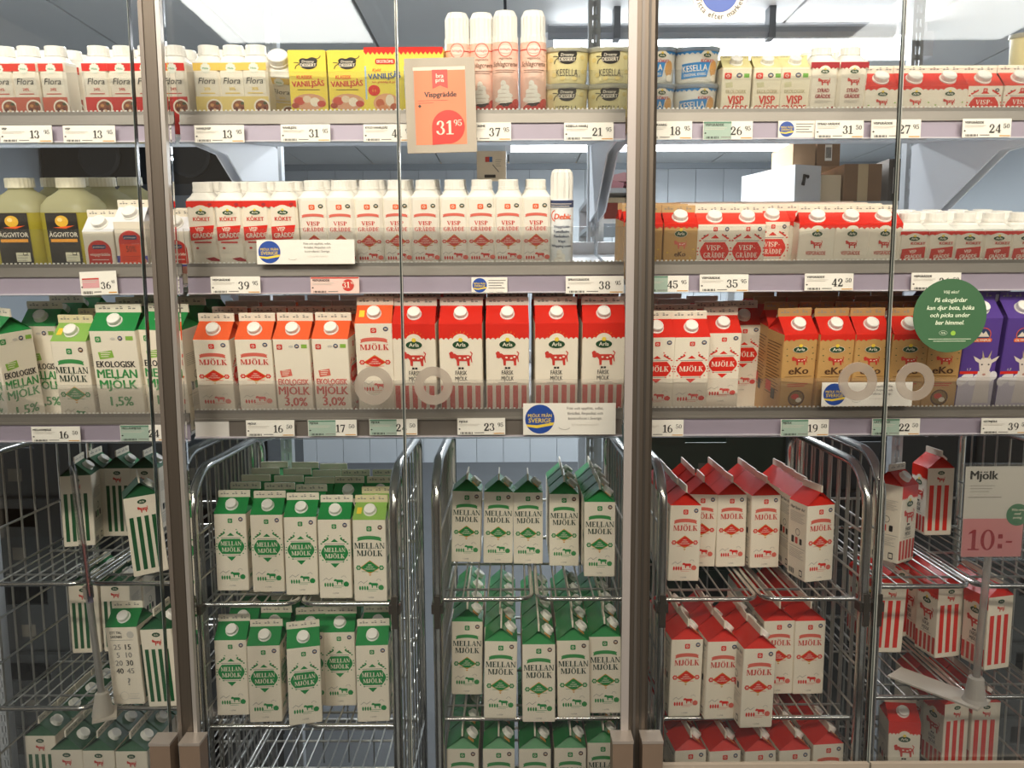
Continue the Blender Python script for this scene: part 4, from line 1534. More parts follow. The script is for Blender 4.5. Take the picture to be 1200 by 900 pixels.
for px, d in ((438, 1), (508, 2), (1005, 3), (1072, 4)):
    c = pt(px, 452 if px < 700 else 447, -.004)
    b = MB()
    n = 36
    ro, ri = .0345, .0178
    ring = lambda r, y: [(c.x - doors[d].location.x + r * math.cos(2 * math.pi * k / n), y, c.z + r * math.sin(2 * math.pi * k / n)) for k in range(n)]
    rs = [ring(ri, -.0032), ring(ri, -.0052), ring(ro, -.0052), ring(ro, -.0032), ring(ri, -.0032)]
    b.rings(rs, FROSTRING, False, False)
    b.obj('grip_ring', doors[d])


# ------------------------------------------------------------------ signs and stickers
def arc_text(p, txt, cx, cy, r, h, mat, a_mid, style='', layer=3, spread=1.12):
    ws = [text_polys(ch, style)[1] * h if ch != ' ' else h * .45 for ch in txt]
    tot = sum(ws) + h * .16 * len(ws)
    a = a_mid - tot * spread / r / 2
    for ch, w_ in zip(txt, ws):
        aa = a + (w_ / 2) / r * spread
        if ch != ' ':
            x, y = cx + r * math.cos(aa), cy + r * math.sin(aa)
            p.text(ch, x, y, h, mat, style, layer, rot=math.degrees(aa) + 90)
        a += (w_ + h * .16) / r * spread


def disc(name, label, px, py, rpx, Y, mat, draw):
    c = pt(px, py, Y)
    r = (pt(px + rpx, py, Y) - c).length
    t = thing(name, label, 'sticker', c)
    b = MB()
    b.lathe([(r, -.0004), (r, .0004)], mat, 48, Matrix.Rotation(R(90), 4, 'X'))
    b.obj('film', t)
    p = Print()
    draw(p, r * 1000)
    link('print', p.mesh('print'), t, (0, -.0006, 0))


def draw_green(p, r):
    W = C('#cfd9c0', .6)
    k = r / 43
    for s_, y, h, st in (('Välj eko!', 26, 3.6, 'i'), ('På ekogårdar', 16, 5.0, 'bi'), ('kan djur beta, böka', 7, 5.0, 'bi'), ('och picka under', -1.6, 5.0, 'bi'), ('bar himmel.', -10.3, 5.0, 'bi')):
        p.text(s_, 0, y * k, h * k, W, st, 3, w=70 * k)
    p.ell(-7 * k, -20 * k, 5 * k, 2.8 * k, C('#8fa08a'), 2)
    p.ell(-7 * k, -20 * k, 4.4 * k, 2.2 * k, ARLAG, 3)
    p.text('Arla', -7 * k, -21 * k, 2.2 * k, W, 'b', 4)
    p.shape(BUSH, 2 * k, -23 * k, .7 * k, C('#7fa83c'), 3)
    p.lines(-24 * k, 26 * k, -27.5 * k, 1, 2, W, .5 * k)
    p.lines(-18 * k, 20 * k, -30 * k, 1, 2, W, .5 * k)


def draw_titta(p, r):
    p.ell(0, 0, r * .66, r * .66, SVBLUE, 2, 32)
    p.poly([(-r * .64, -r * .08), (-r * .3, -r * .16), (r * .1, -r * .12), (r * .64, -r * .02), (r * .64, .1 * r), (r * .1, 0), (-r * .3, -.04 * r), (-r * .66, .04 * r)], SVYEL, 3)
    p.text('SVERIGE', 0, r * .18, r * .17, SVYEL, 'B', 3, w=r * 1.05)
    p.text('MJÖLK FRÅN', 0, r * .42, r * .12, WHITE, 'B', 3, w=r * .85)
    arc_text(p, 'Titta efter märket', 0, 0, r * .90, r * .20, BLACK, R(-90), '', 3, 1.0)
    p.lines(0, 0, 0, 0, 0, WHITE)


disc('round_sticker', 'round green sticker with white text on the glass', 1113, 370, 43, -.0045, C('#2b5433', .6), draw_green)
disc('round_sticker', 'round white and blue sticker high up on the glass', 843.5, -7.5, 32, -.0045, C('#e9e2d6', .5), draw_titta)


def quad_sheet(name, label, cat, box, Y, thick, mat, draw, group=None, tilt=0.0):
    x0, y0, x1, y1 = box
    c = pt((x0 + x1) / 2, (y0 + y1) / 2, Y)
    w = (pt(x1, (y0 + y1) / 2, Y) - pt(x0, (y0 + y1) / 2, Y)).length * 1000
    h = (pt((x0 + x1) / 2, y1, Y) - pt((x0 + x1) / 2, y0, Y)).length * 1000
    t = thing(name, label, cat, c, (0, R(tilt), 0), group)
    b = MB()
    b.box(-w / 2000, w / 2000, 0, thick, -h / 2000, h / 2000, mat)
    b.obj('card', t)
    p = Print()
    draw(p, w, h)
    link('print', p.mesh('print'), t, (0, -.0002, -h / 2000))
    return t, w, h


def draw_poster(p, w, h):
    p.rect(-w * .37, h * .085, w * .36, h * .875, C('#ee8a63', .6), 1)
    p.rect(-w * .38, h * .87, w * .36, h * .905, C('#f0dcc8', .6), 1)
    p.poly([(-w * .11, h * .675), (0, h * .71), (w * .11, h * .675), (w * .11, h * .875), (-w * .11, h * .875)], RED2, 2)
    p.text('bra', 0, h * .79, h * .045, WHITE, 'b', 3)
    p.text('pris', 0, h * .745, h * .045, WHITE, 'b', 3)
    p.text('Vispgrädde', 0, h * .59, h * .055, BLACK, 'B', 3, w=w * .64)
    p.rect(-w * .32, h * .55, w * .1, h * .554, MAROON, 2)
    p.rect(-w * .32, h * .525, -w * .1, h * .529, MAROON, 2)
    p.poly([(-w * .3, h * .475), (-w * .275, h * .495), (-w * .3, h * .515), (-w * .325, h * .495)], BLACK, 2)
    cx, cy, r = w * .1, h * .27, w * .235
    p.ell(cx, cy, r, r, RED, 2, 30)
    p.poly([(cx - r, cy), (cx - r, cy - r * 1.05), (cx, cy - r * .98)], RED, 2)
    p.text('31', cx - r * .22, cy - r * .45, r * .82, C('#f6dcc6'), 'serif', 3)
    p.text('95', cx + r * .58, cy + r * .05, r * .36, C('#f6dcc6'), 'serif', 3)


quad_sheet('price_poster', 'grey framed orange price poster reading 31 95', 'poster', (475.5, 68, 557.5, 179), .055, .006, C('#b3a797', .5), draw_poster, tilt=-1.2)
for dx in (-.04, .04):
    b = MB()
    b.box(dx - .004, dx + .004, .0065, .022, .02, .024, ACRYL)
    b.obj('hook', bpy.data.objects['price_poster'])


def draw_sverige(p, w, h):
    r = h * .46
    cx = -w / 2 + r * 1.14
    p.ell(cx, h / 2, r, r, SVBLUE, 1, 28)
    p.poly([(cx - r * .86, h * .5 - r * .52), (cx - r * .2, h * .5 - r * .62), (cx + r * .9, h * .5 - r * .42), (cx + r * .96, h * .5 - r * .22), (cx - r * .2, h * .5 - r * .42), (cx - r * .94, h * .5 - r * .36)], SVYEL, 2)
    p.text('MJÖLK FRÅN', cx, h * .5 + r * .14, r * .22, SVYEL, 'b', 3, w=r * 1.6)
    p.text('SVERIGE', cx, h * .5 - r * .24, r * .30, SVYEL, 'b', 3, w=r * 1.65)
    tx = cx + r + (w / 2 - cx - r) / 2
    tw = (w / 2 - cx - r) * .84
    if w > 90:
        for k, s_ in enumerate(('Fött och uppfött, odlat,', 'förädlat, förpackat och', 'kontrollerat i Sverige.')):
            p.text(s_, tx, h * (.80 - .16 * k), h * .085, GREY, 'b', 3, w=tw)
        p.text('TITTA EFTER MÄRKET!', tx, h * .28, h * .06, LGREY, '', 3, w=tw * .8)
        for q in arcpoly(tx - tw * .4, h * .28, h * .2, h * .12, 200, 330, h * .012, h * .012, 8):
            p.poly(q, GREY, 2)
    else:
        p.lines(tx - tw / 2, tx + tw / 2, h * .78, 4, h * .16, GREY, h * .05)


quad_sheet('origin_sign', 'white and blue milk origin sign before the red-banded bottles', 'sign', (301, 281, 415.5, 309.5), .072, .001, PAPER, draw_sverige)
quad_sheet('origin_sign', 'white and blue milk origin sign below the large red cartons', 'sign', (613, 472.5, 721.5, 509.5), .076, .001, PAPER, draw_sverige)
quad_sheet('origin_sign', 'white and blue milk origin sign before the kraft cartons', 'sign', (963, 448, 1069, 476), .072, .001, PAPER, draw_sverige, tilt=0)
quad_sheet('origin_label', 'small blue and white origin label under the white cream bottles', 'label', (552.5, 325, 594.5, 343.5), .084, .001, PAPER, draw_sverige)
quad_sheet('origin_label', 'small blue and white origin label beside the 31 50 price tag', 'label', (912, 141.5, 955, 161), .084, .001, PAPER, draw_sverige)

TAGS = [
    ('top', 0, 61, 147, 167, 'VISP', '13', '95', 'w', 'leftmost'), ('top', 74, 135, 147, 167, 'VISP', '13', '95', 'w', 'second'), ('top', 228, 286, 146.5, 167, 'VANILJVISP', '13', '95', 'w', ''),
    ('top', 329, 387, 145.5, 166, 'VANILJSÅS', '31', '95', 'w', ''), ('top', 426, 484, 145.5, 166, 'KYLD VANILJSÅS', '41', '95', 'w', ''), ('top', 541, 599, 143.5, 165, 'SCHLAGCREME', '37', '95', 'w', ''),
    ('top', 661, 719, 143.5, 164.5, 'KESELLA VANILJ', '21', '95', 'w', ''), ('top', 752, 811, 142, 163.5, 'KESELLA KVARG', '18', '95', 'w', ''), ('top', 824, 882, 142, 163.5, 'VISPGRÄDDE', '26', '95', 'g', ''),
    ('top', 955.5, 1012, 141, 162, 'SYRAD GRÄDDE', '31', '50', 'w', ''), ('top', 1021, 1079, 140, 162, 'VISPGRÄDDE', '27', '95', 'w', ''), ('top', 1128, 1185, 139, 161, 'VISPGRÄDDE', '24', '50', 'w', ''),
    ('middle', 94, 137, 318, 345.5, '', '36', '95', 'p', ''), ('middle', 247, 305, 324, 344, 'VISPGRÄDDE', '39', '95', 'w', ''), ('middle', 364, 421, 324.5, 344, 'VISPGRÄDDE', '31', '95', 'r', ''),
    ('middle', 663, 731, 323.5, 344, 'SPRAYGRÄDDE', '38', '95', 'w', ''), ('middle', 750, 807, 323, 342.5, 'GRÄDDE', '45', '95', 'g', ''), ('middle', 820, 877, 321.5, 342, 'VISPGRÄDDE', '35', '95', 'w', ''),
    ('middle', 943, 1000, 320.5, 340.5, 'VISPGRÄDDE', '42', '50', 'w', ''), ('middle', 1068, 1126, 319.5, 340, 'VISPGRÄDDE', '36', '50', 'w', ''),
    ('lowest', 37, 94, 500, 518, 'MELLANMJÖLK', '16', '50', 'w', ''), ('lowest', 141, 200, 498, 517, 'MELLANMJÖLK', '24', '50', 'g', ''), ('lowest', 288.5, 345, 492.5, 511.5, 'MJÖLK', '16', '50', 'w', ''),
    ('lowest', 361, 418, 492, 511, 'MJÖLK', '17', '50', 'g', ''), ('lowest', 433, 489, 491, 510, 'MJÖLK', '24', '50', 'g', ''), ('lowest', 536, 592, 490, 509.5, 'MJÖLK', '23', '95', 'w', ''),
    ('lowest', 745, 801, 492, 511.5, 'MJÖLK', '16', '50', 'w', ''), ('lowest', 915, 971, 491.5, 511, 'MJÖLK', '19', '50', 'g', ''), ('lowest', 1022, 1078, 490.5, 510, 'LÄTTMJÖLK', '22', '50', 'g', ''),
    ('lowest', 1150, 1206, 490, 508.5, 'GETMJÖLK', '39', '50', 'w', '')]


def draw_tag(title, kr, ore, kind):
    def f(p, w, h):
        if kind == 'g':
            p.rect(-w * .49, h * .02, w * .07, h * .98, C('#a9bdae', .6), 1)
            p.rect(-w * .49, h * .88, w * .07, h * .98, C('#5f8a72', .6), 2)
        if kind == 'p':
            p.rect(-w * .44, h * .3, w * .02, h * .72, C('#e0a3a6', .6), 1)
            p.rect(-w * .44, h * .66, w * .02, h * .72, RED2, 2)
        if title:
            p.text(title, -w * .46, h * .74, h * .125, BLACK, 'B', 3, w=w * .46, align='l')
        p.lines(-w * .46, -w * .02, h * .62, 2, h * .08, LGREY, h * .03)
        p.poly([(-w * .455, h * .3), (-w * .43, h * .35), (-w * .455, h * .4), (-w * .48, h * .35)], BLACK, 2)
        for k in range(11):
            p.rect(-w * .44 + k * w * .024, h * .05, -w * .44 + k * w * .024 + w * (.016 if k % 3 else .008), h * .17, BLACK, 2)
        p.lines(-w * .14, w * .06, h * .1, 1, 2, GREY, h * .05)
        if kind == 'r':
            r = h * .36
            p.ell(w * .27, h * .5, r, r, RED2, 2)
            p.text(kr, w * .23, h * .34, h * .36, WHITE, 'serif', 3)
            p.text(ore, w * .36, h * .56, h * .15, WHITE, 'serif', 3)
            p.rect(-w * .49, h * .9, w * .49, h * .98, RED2, 1)
        else:
            p.text(kr, w * .17 if kind != 'p' else w * .2, h * .24, h * .46 if kind != 'p' else h * .3, BLACK, 'serif', 3)
            p.text(ore, w * .40, h * .48, h * .24 if kind != 'p' else h * .11, BLACK, 'serif', 3)
            p.rect(w * .26, h * .06, w * .48, h * .11, GOLD, 2)
    return f


_lab = {'w': 'white price tag', 'g': 'green and white price tag', 'p': 'white and pink price tag', 'r': 'pink price tag with red bubble'}
UNDER = {0: 'under the red-band bottles', 74: 'under the scarlet-band bottles', 228: 'under the yellow-band bottles', 329: 'under the black-blot custard cartons', 426: 'half behind the orange poster', 541: 'beside the orange poster', 661: 'under the yellow tubs', 752: 'under the blue tubs', 824: 'under the large red lettering', 955.5: 'under the maroon-band bottles', 1021: 'crossed by a glass edge', 1128: 'under the hexagon cream cartons',
         94: 'clipped onto the rail below the jugs', 247: 'under the tall red-banded bottles', 364: 'under the tall white bottles', 663: 'under the grey spray can', 750: 'under the short kraft cartons', 820: 'under the short hexagon cartons', 943: 'under the short red cloud cartons', 1068: 'partly behind the green sticker',
         37: 'under the organic green cartons', 141: 'crossed by the dark door edge', 288.5: 'under the orange ribbon cartons', 361: 'under the orange organic cartons', 433: 'below the frosted ring', 536: 'under the large red cartons', 745: 'beside the thick middle post', 915: 'under the first kraft cartons', 1022: 'below the frosted rings of the kraft cartons', 1150: 'under the purple goat cartons'}
for (lv, x0, x1, y0, y1, ti, kr, ore, kind, which) in TAGS:
    lb = '%s reading %s %s %s' % (_lab[kind], kr, ore, UNDER[x0])
    quad_sheet('price_tag', lb, 'price tag', (x0, y0, x1, y1), .078, .0012, C('#f1cfc4', .6) if kind == 'r' else PAPER, draw_tag(ti, kr, ore, kind), 'price tags on the shelf rails', tilt=0 if kind != 'p' else -2)

# ------------------------------------------------------------------ products on the shelves
ROWW = ['front', 'second', 'third', 'fourth', 'fifth', 'sixth']
MIDPY = {'top': 95, 'middle': 262, 'lowest': 432}
NTH = ['first', 'second', 'third', 'fourth', 'fifth', 'sixth', 'seventh', 'eighth', 'ninth', 'tenth']


def shelf_loc(lv, px, d, s):
    """a place on the tilted shelf: pixel column of the front face, s metres back from the lip"""
    zp = LZ[lv][0] - .0392
    yf = LIPY + .004 + s * math.cos(TILT)
    x = pt(px, MIDPY[lv], yf - .012).x
    dz = -.006 if (x < -.655 and lv == 'lowest') else 0
    c = s + d / 2
    return Vector((x, LIPY + .004 + c * math.cos(TILT), zp + c * math.sin(TILT) + dz))


def run(lv, key, pxs, desc, rows=3, start=.017, pitch=None, rz=None, skip=(), group=None, first=0, jitter=1.0, place=None, behind=None):
    pr = P[key]
    pitch = pitch or pr.d + .005
    n = len(pxs)
    place = place or lv + ' shelf'
    for i, px in enumerate(pxs):
        base = shelf_loc(lv, px, pr.d, start)
        for r in range(first, rows):
            if (i, r) in skip:
                continue
            s = start + r * pitch + (random.uniform(-.002, .0015) * jitter if r == 0 else random.uniform(0, .001))
            loc = shelf_loc(lv, px, pr.d, s)
            loc.x = base.x + random.uniform(-.0015, .0015) * jitter
            zr = R((rz[i] if rz else 0) * (1 if r == 0 else .3) + (random.uniform(-1.2, 1.2) if r == 0 else random.uniform(-.5, .5)) * jitter)
            e = (Matrix.Rotation(TILT, 3, 'X') @ Matrix.Rotation(zr, 3, 'Z')).to_euler()
            pos = '' if n == 1 else ', %s from left' % NTH[i]
            row = 'front row' if r == 0 else '%s row back' % ROWW[r]
            if rows == 1:
                lb = '%s%s, %s' % (desc, pos, place)
            else:
                lb = '%s%s, %s, %s' % (desc, pos, row, place)
            spawn(pr, loc, e, lb, group or desc + ' group', 2 if r == 0 else (1 if r == 1 else 0))


# top shelf
run('top', 'flora_r', (2, 31, 62), 'red-band bottle with terracotta picture', 2, group='white cream bottles with red band')
run('top', 'flora_d', (113, 143, 172, 203), 'scarlet-band bottle with muesli bowl', 3, group='white cream bottles with scarlet band')
run('top', 'flora_r', (90,), 'partly hidden red-band bottle set back between others', 1, start=.125, group='white cream bottles with red band')
run('top', 'flora_y', (242, 271, 299), 'white bottle with yellow band', 3, skip={(2, 1), (2, 2)}, group='white cream bottles with yellow band')
# the fallen bottle lies on its neighbours, cap towards the doors
pr = P['flora_y']
B0, T0 = pt(336, 116, .185), pt(325, 64, .105)
u = (T0 - B0).normalized()
q = Vector((0, 0, 1)).rotation_difference(u)
spawn(pr, T0 - u * .156, q.to_euler(), 'yellow-band cream bottle tipped forward, cap towards the glass', 'white cream bottles with yellow band')
run('top', 'vanilj', (361, 407.5), 'yellow custard carton with black vanilla blot', 3, rz=(3, 0), group='yellow custard cartons with black blot')
run('top', 'ekst', (450, 497), 'yellow custard carton with red zigzag top', 2, group='yellow custard cartons with red top')
run('top', 'can', (536, 565), 'pink spray cream can set back behind the poster', 1, start=.035, group='pink spray cream cans')
run('top', 'can', (593, 624.5), 'pink spray cream can in front', 1, start=.017, group='pink spray cream cans')


def tubs(key, pxs, desc, lower, upper):
    pr = P[key]
    c0, c1 = shelf_loc('top', pxs[0], .18, .018), shelf_loc('top', pxs[-1], .18, .018)
    t = thing('cardboard_tray', 'low cardboard tray under the %ss' % desc, 'tray', (c0 + c1) / 2, (TILT, 0, 0))
    b = MB()
    hw = (c1.x - c0.x) / 2 + .042
    b.box(-hw, hw, -.09, .10, 0, .0225, C('#b89a72', .7))
    b.obj('tray', t)
    b = MB()
    b.box(-hw, hw, -.0915, -.090, 0, .027, C('#c9ab82', .7))
    b.obj('front_flap', t)
    for i, px in enumerate(pxs):
        for r in range(2):
            for k in range(2):
                s = .020 + r * (pr.d + .010)
                loc = shelf_loc('top', px, pr.d, s)
                up = Vector((0, -math.sin(TILT), math.cos(TILT)))
                loc = loc + up * (.0235 + k * .064)
                e = (Matrix.Rotation(TILT, 3, 'X') @ Matrix.Rotation(R(random.uniform(-6, 6)), 3, 'Z')).to_euler()
                spawn(pr, loc, e, '%s, %s stack from left, %s, %s' % (desc, NTH[i], 'upper' if k else 'lower', 'front row' if r == 0 else 'back row'), desc + ' group', 2 if r == 0 else 0)


tubs('tub_y', (665, 717), 'pale yellow quark tub', 0, 0)
tubs('tub_b', (769, 820), 'white and blue quark tub', 0, 0)
run('top', 'vispeko', (864, 899, 932), 'cream carton with large red lettering', 2, start=.02, group='small organic cream cartons')
run('top', 'syrad', (966, 1000), 'white bottle with maroon scalloped band', 3, group='sour cream bottles')
run('top', 'arlas_s', (1035, 1075, 1115), 'short white carton with red gable and cow', 3, group='small red-gabled cream cartons')
run('top', 'hexs_s', (1157, 1198), 'short white carton with red hexagon badge', 3, group='small hexagon cream cartons')
lo = pt(1206, 78, .30)
spawn(P['tub_y'], lo, (TILT, 0, 0), 'lone pale tub on top of the small hexagon cartons', None)

# middle shelf
run('middle', 'jug', (14, 76), 'yellow egg-white jug with black label', 3, start=.082, pitch=.122, rz=(2, -2), group='yellow egg-white jugs')
run('middle', 'arch', (115,), 'short white carton with red arch beside the jugs', 1, start=.018, group='short cartons with red arch')
run('middle', 'arch50', (152,), 'short white carton with orange half-price sticker', 1, start=.017, group='short cartons with red arch')
run('middle', 'arch', (204,), 'short white carton with red arch behind the steel post', 2, start=.016, group='short cartons with red arch')
run('middle', 'koket', (237, 269, 301, 333), 'tall red-banded white bottle', 3, rz=(2, 1, 1, 0), group='tall red-banded cream bottles')
run('middle', 'vispb', (367, 400, 432, 465, 498.5, 531.5, 563.5, 596, 628.5), 'tall white red-diamond bottle', 3, group='tall white cream bottles')
run('middle', 'debic', (659,), 'grey spray cream can with white fluted cap', 1, start=.017)
run('middle', 'krafts', (757, 798.5), 'short kraft carton with red gable', 3, group='short kraft cream cartons')
run('middle', 'hexs', (838, 877.5), 'short white carton with red hexagon badge', 4, group='short hexagon cream cartons')
run('middle', 'hexs', (906,), 'short hexagon carton standing back in a gap', 3, start=.085, group='short hexagon cream cartons')
run('middle', 'arlas', (960, 999, 1037), 'short white carton with red cloud top', 4, rz=(-9, 0, 0), group='short red cloud cream cartons')
run('middle', 'koks', (1072, 1105, 1138, 1171, 1204), 'short white bottle with slanted red banner', 3, rz=(0, 6, -3, 0, 0), group='short red-banner cream bottles')
# one carton lies on the caps of the white bottles
lo = pt(576, 213, .19)
o = spawn(P['arch'], lo + Vector((0, 0, .030)), (R(-81), 0, 0), 'small carton lying on top of the white cream bottles, base outwards', None, detail=0)
p = Print()
p.rect(-12, 8, -4, 18, RED2)
p.rect(-4, 8, 2, 18, BLUE)
p.rect(-14, -22, 8, -16, BLACK)
p.poly([(2, 2), (14, -12), (15, -10), (3, 4)], GREY)
p.lines(8, 20, 12, 4, 4, GREY)
link('base_print', p.mesh('base_print'), o, (0, 0, -.0003), (R(90), 0, 0))

# lowest shelf
run('lowest', 'eko_g_turn', (-1,), 'green-gabled organic carton turned aslant, outermost', 1, rz=(-28,), start=.035, pitch=.11)
run('lowest', 'eko_g_turn', (54,), 'green-gabled organic carton standing back in shadow', 3, start=.11, rz=(0,))
run('lowest', 'rib_g_front', (88,), 'pale green-gabled milk carton with green ribbon', 4, rz=(-3,))
run('lowest', 'eko_g', (140,), 'green-gabled organic carton with full bold lettering', 4, rz=(-2,))
run('lowest', 'eko_g', (197,), 'green-gabled organic carton half behind the steel post', 3, rz=(-10,), start=.02, pitch=.081)
run('lowest', 'orange', (253.5, 301), 'orange-gabled milk carton with ribbon', 4, rz=(-3, -3), group='orange-gabled milk cartons')
run('lowest', 'orange_eko', (346, 391), 'orange-gabled organic milk carton', 4, rz=(-4, -4), group='orange-gabled organic milk cartons')
run('lowest', 'orange_tall', (440,), 'taller orange-gabled milk carton behind the frosted ring', 3, rz=(-1,), start=.016)
run('lowest', 'arla', (488, 542, 595, 651, 706), 'large red-topped striped carton', 3, rz=(-3, -1, 0, 1, 1), group='large red striped cartons')
run('lowest', 'hex_r', (767, 808), 'red-gabled milk carton with red hexagon', 4, group='red-gabled hexagon milk cartons', rz=(2, 2))
run('lowest', 'hex_r', (845,), 'red-gabled hexagon carton one step back', 3, start=.055, rz=(3,))
run('lowest', 'hex_r', (869,), 'red-gabled hexagon carton two steps back in shadow', 1, start=.14, rz=(3,))
run('lowest', 'kraft', (932, 976, 1018, 1061.5, 1103), 'brown kraft milk carton with red gable', 4, rz=(7, 4, 2, 1, 0), group='brown kraft milk cartons')
run('lowest', 'goat', (1144, 1190), 'purple milk carton with goat picture', 3, rz=(2, 2), group='purple goat milk cartons')


# ------------------------------------------------------------------ roll carts
CARTY0, CARTY1 = .205, .665
WIRE = C('#b4b3ae', .3, .85, noise=.15, nscale=30)


def arc3(x, yc, zc, r, a0, a1, n=8):
    return [(x, yc + r * math.cos(R(a0 + (a1 - a0) * k / n)), zc + r * math.sin(R(a0 + (a1 - a0) * k / n))) for k in range(n + 1)]


def cart(label, x0, x1, levels, ztop, backrows=True):
    t = thing('roll_cart', label, 'cart', (0, 0, 0), group='wire roll carts below the shelves')
    r = .0105
    for x, inn in ((x0, 1), (x1, -1)):
        b = MB()
        rb = .095
        path = [(x, CARTY0, .16)] + arc3(x, CARTY0 + rb, ztop - rb, rb, 180, 90) + arc3(x, CARTY1 - .05, ztop - .05, .05, 90, 0) + [(x, CARTY1, .16)]
        b.tube(path, r, CHROME, 10)
        b.obj('side_frame', t, R(60))
        b = MB()
        z = .22
        while z < ztop - .07:
            y0 = CARTY0 if z < ztop - rb else CARTY0 + rb * .4
            b.tube([(x, y0, z), (x + inn * .006, y0 + .012, z - .006), (x + inn * .006, CARTY1 - .01, z - .006), (x, CARTY1, z)], .0028, WIRE, 6)
            z += .098
        y = CARTY0 + .05
        while y < CARTY1 - .02:
            zt = ztop - (0 if y > CARTY0 + rb else rb - math.sqrt(max(0, rb ** 2 - (CARTY0 + rb - y) ** 2)))
            b.tube([(x, y, .18), (x, y, zt)], .0024, WIRE, 6)
            y += .052
        b.obj('side_wires', t, R(60))
        b = MB()
        b.box(x - .0125, x + .0125, CARTY0 - .0125, CARTY0 + .0125, .83, .85, STEEL)
        b.box(x - .006, x + .006, CARTY0 - .018, CARTY0 - .0125, .80, .87, STEEL)
        b.obj('latch', t)
    b = MB()
    for z in (.3, .62, .95):
        b.tube([(x0, CARTY1, z), (x1, CARTY1, z)], .004, WIRE, 6)
    nx = 6
    for k in range(1, nx):
        x = x0 + (x1 - x0) * k / nx
        b.tube([(x, CARTY1, .2), (x, CARTY1, .95)], .0024, WIRE, 6)
    b.obj('rear_wires', t, R(60))
    xm = (x0 + x1) / 2
    for zl in levels:
        for (a, c, sg) in ((x0 + .012, xm - .006, -1), (xm + .006, x1 - .012, 1)):
            b = MB()
            rr = .028
            cx = c - rr if sg < 0 else a + rr
            y0 = CARTY0 + .012
            if sg < 0:
                path = [(a, y0, zl), (c - rr, y0, zl)] + [(c - rr + rr * math.sin(R(k * 18)), y0 + rr - rr * math.cos(R(k * 18)), zl) for k in range(1, 6)] + [(c, CARTY1 - .02, zl), (a, CARTY1 - .02, zl)]
            else:
                path = [(c, y0, zl), (a + rr, y0, zl)] + [(a + rr - rr * math.sin(R(k * 18)), y0 + rr - rr * math.cos(R(k * 18)), zl) for k in range(1, 6)] + [(a, CARTY1 - .02, zl), (c, CARTY1 - .02, zl)]
            b.tube(path, .0052, CHROME, 8)
            n = 7
            for k in range(n):
                x = a + (c - a) * (k + .5) / n
                b.tube([(x, y0, zl + .001), (x, CARTY1 - .02, zl + .004)], .0021, WIRE, 6)
            for y in (y0 + .055, y0 + .22):
                b.tube([(a, y, zl), (c, y, zl)], .003, WIRE, 6)
            b.obj('wire_shelf', t, R(60))
    zb = .345
    b = MB()
    b.tube([(x0, CARTY0, zb - .02), (x1, CARTY0, zb - .02), (x1, CARTY1, zb - .02), (x0, CARTY1, zb - .02)], .007, WIRE, 8, True)
    n = 15
    for k in range(n):
        x = x0 + (x1 - x0) * (k + .5) / n
        b.tube([(x, CARTY0, zb - .013), (x, CARTY1, zb - .013)], .0024, WIRE, 6)
    for y in (.32, .44, .56):
        b.tube([(x0, y, zb - .018), (x1, y, zb - .018)], .0035, WIRE, 6)
    b.obj('base_grid', t, R(60))
    b = MB()
    b.box(x0, x1, CARTY0, CARTY1, .125, .16, C('#3c4046', .5, .3))
    b.obj('base_plate', t)
    for x in (x0 + .035, x1 - .035):
        for y in (CARTY0 + .05, CARTY1 - .05):
            b = MB()
            b.lathe([(.03, -.014), (.05, -.012), (.05, .012), (.03, .014)], C('#2c2c2e', .6), 18, Matrix.Translation((x, y, .05)) @ Matrix.Rotation(R(90), 4, 'Y'))
            b.box(x - .02, x + .02, y - .02, y + .02, .1, .126, ZINC)
            b.obj('caster', t)
    return t


def gx(px, py, Y=CARTY0):
    return pt(px, py, Y).x


def zlev(py, Y=CARTY0 + .012, px=600):
    return pt(px, py, Y).z


ZB = .345
CZ = {0: (zlev(684, px=100), zlev(830, px=100), ZB), 1: (zlev(708, px=330), zlev(851, px=330), ZB), 2: (zlev(702, px=620), zlev(842, px=620), ZB), 3: (zlev(702, px=900), zlev(841, px=900), ZB), 4: (zlev(687, px=1120), zlev(817, px=1120), ZB)}
CX = {0: (gx(213, 650) - .43, gx(213, 650)), 1: (gx(228, 650), gx(462, 650)), 2: (gx(512, 650), gx(741, 650)), 3: (gx(776, 650), gx(1014, 650)), 4: (gx(1029, 650), gx(1029, 650) + .43)}
CTOP = {0: 1.165, 1: 1.13, 2: 1.145, 3: 1.135, 4: 1.16}
clab = ['chrome wire roll cart holding green striped cartons', 'chrome wire roll cart holding green hexagon milk cartons', 'chrome wire roll cart holding green ribbon milk cartons', 'chrome wire roll cart holding red ribbon milk cartons', 'chrome wire roll cart holding red striped cartons and a price sign']
for k in range(5):
    cart(clab[k], CX[k][0], CX[k][1], CZ[k][:2], CTOP[k])

LV = ['upper', 'lower', 'bottom']


def onlevel(px, py, z):
    d = CROT @ Vector(((px - 600) / F_PX, (450 - py) / F_PX, -1.0))
    t = (z - CAM_Z) / d.z
    return Vector((d.x * t, CAM_Y + d.y * t, z))


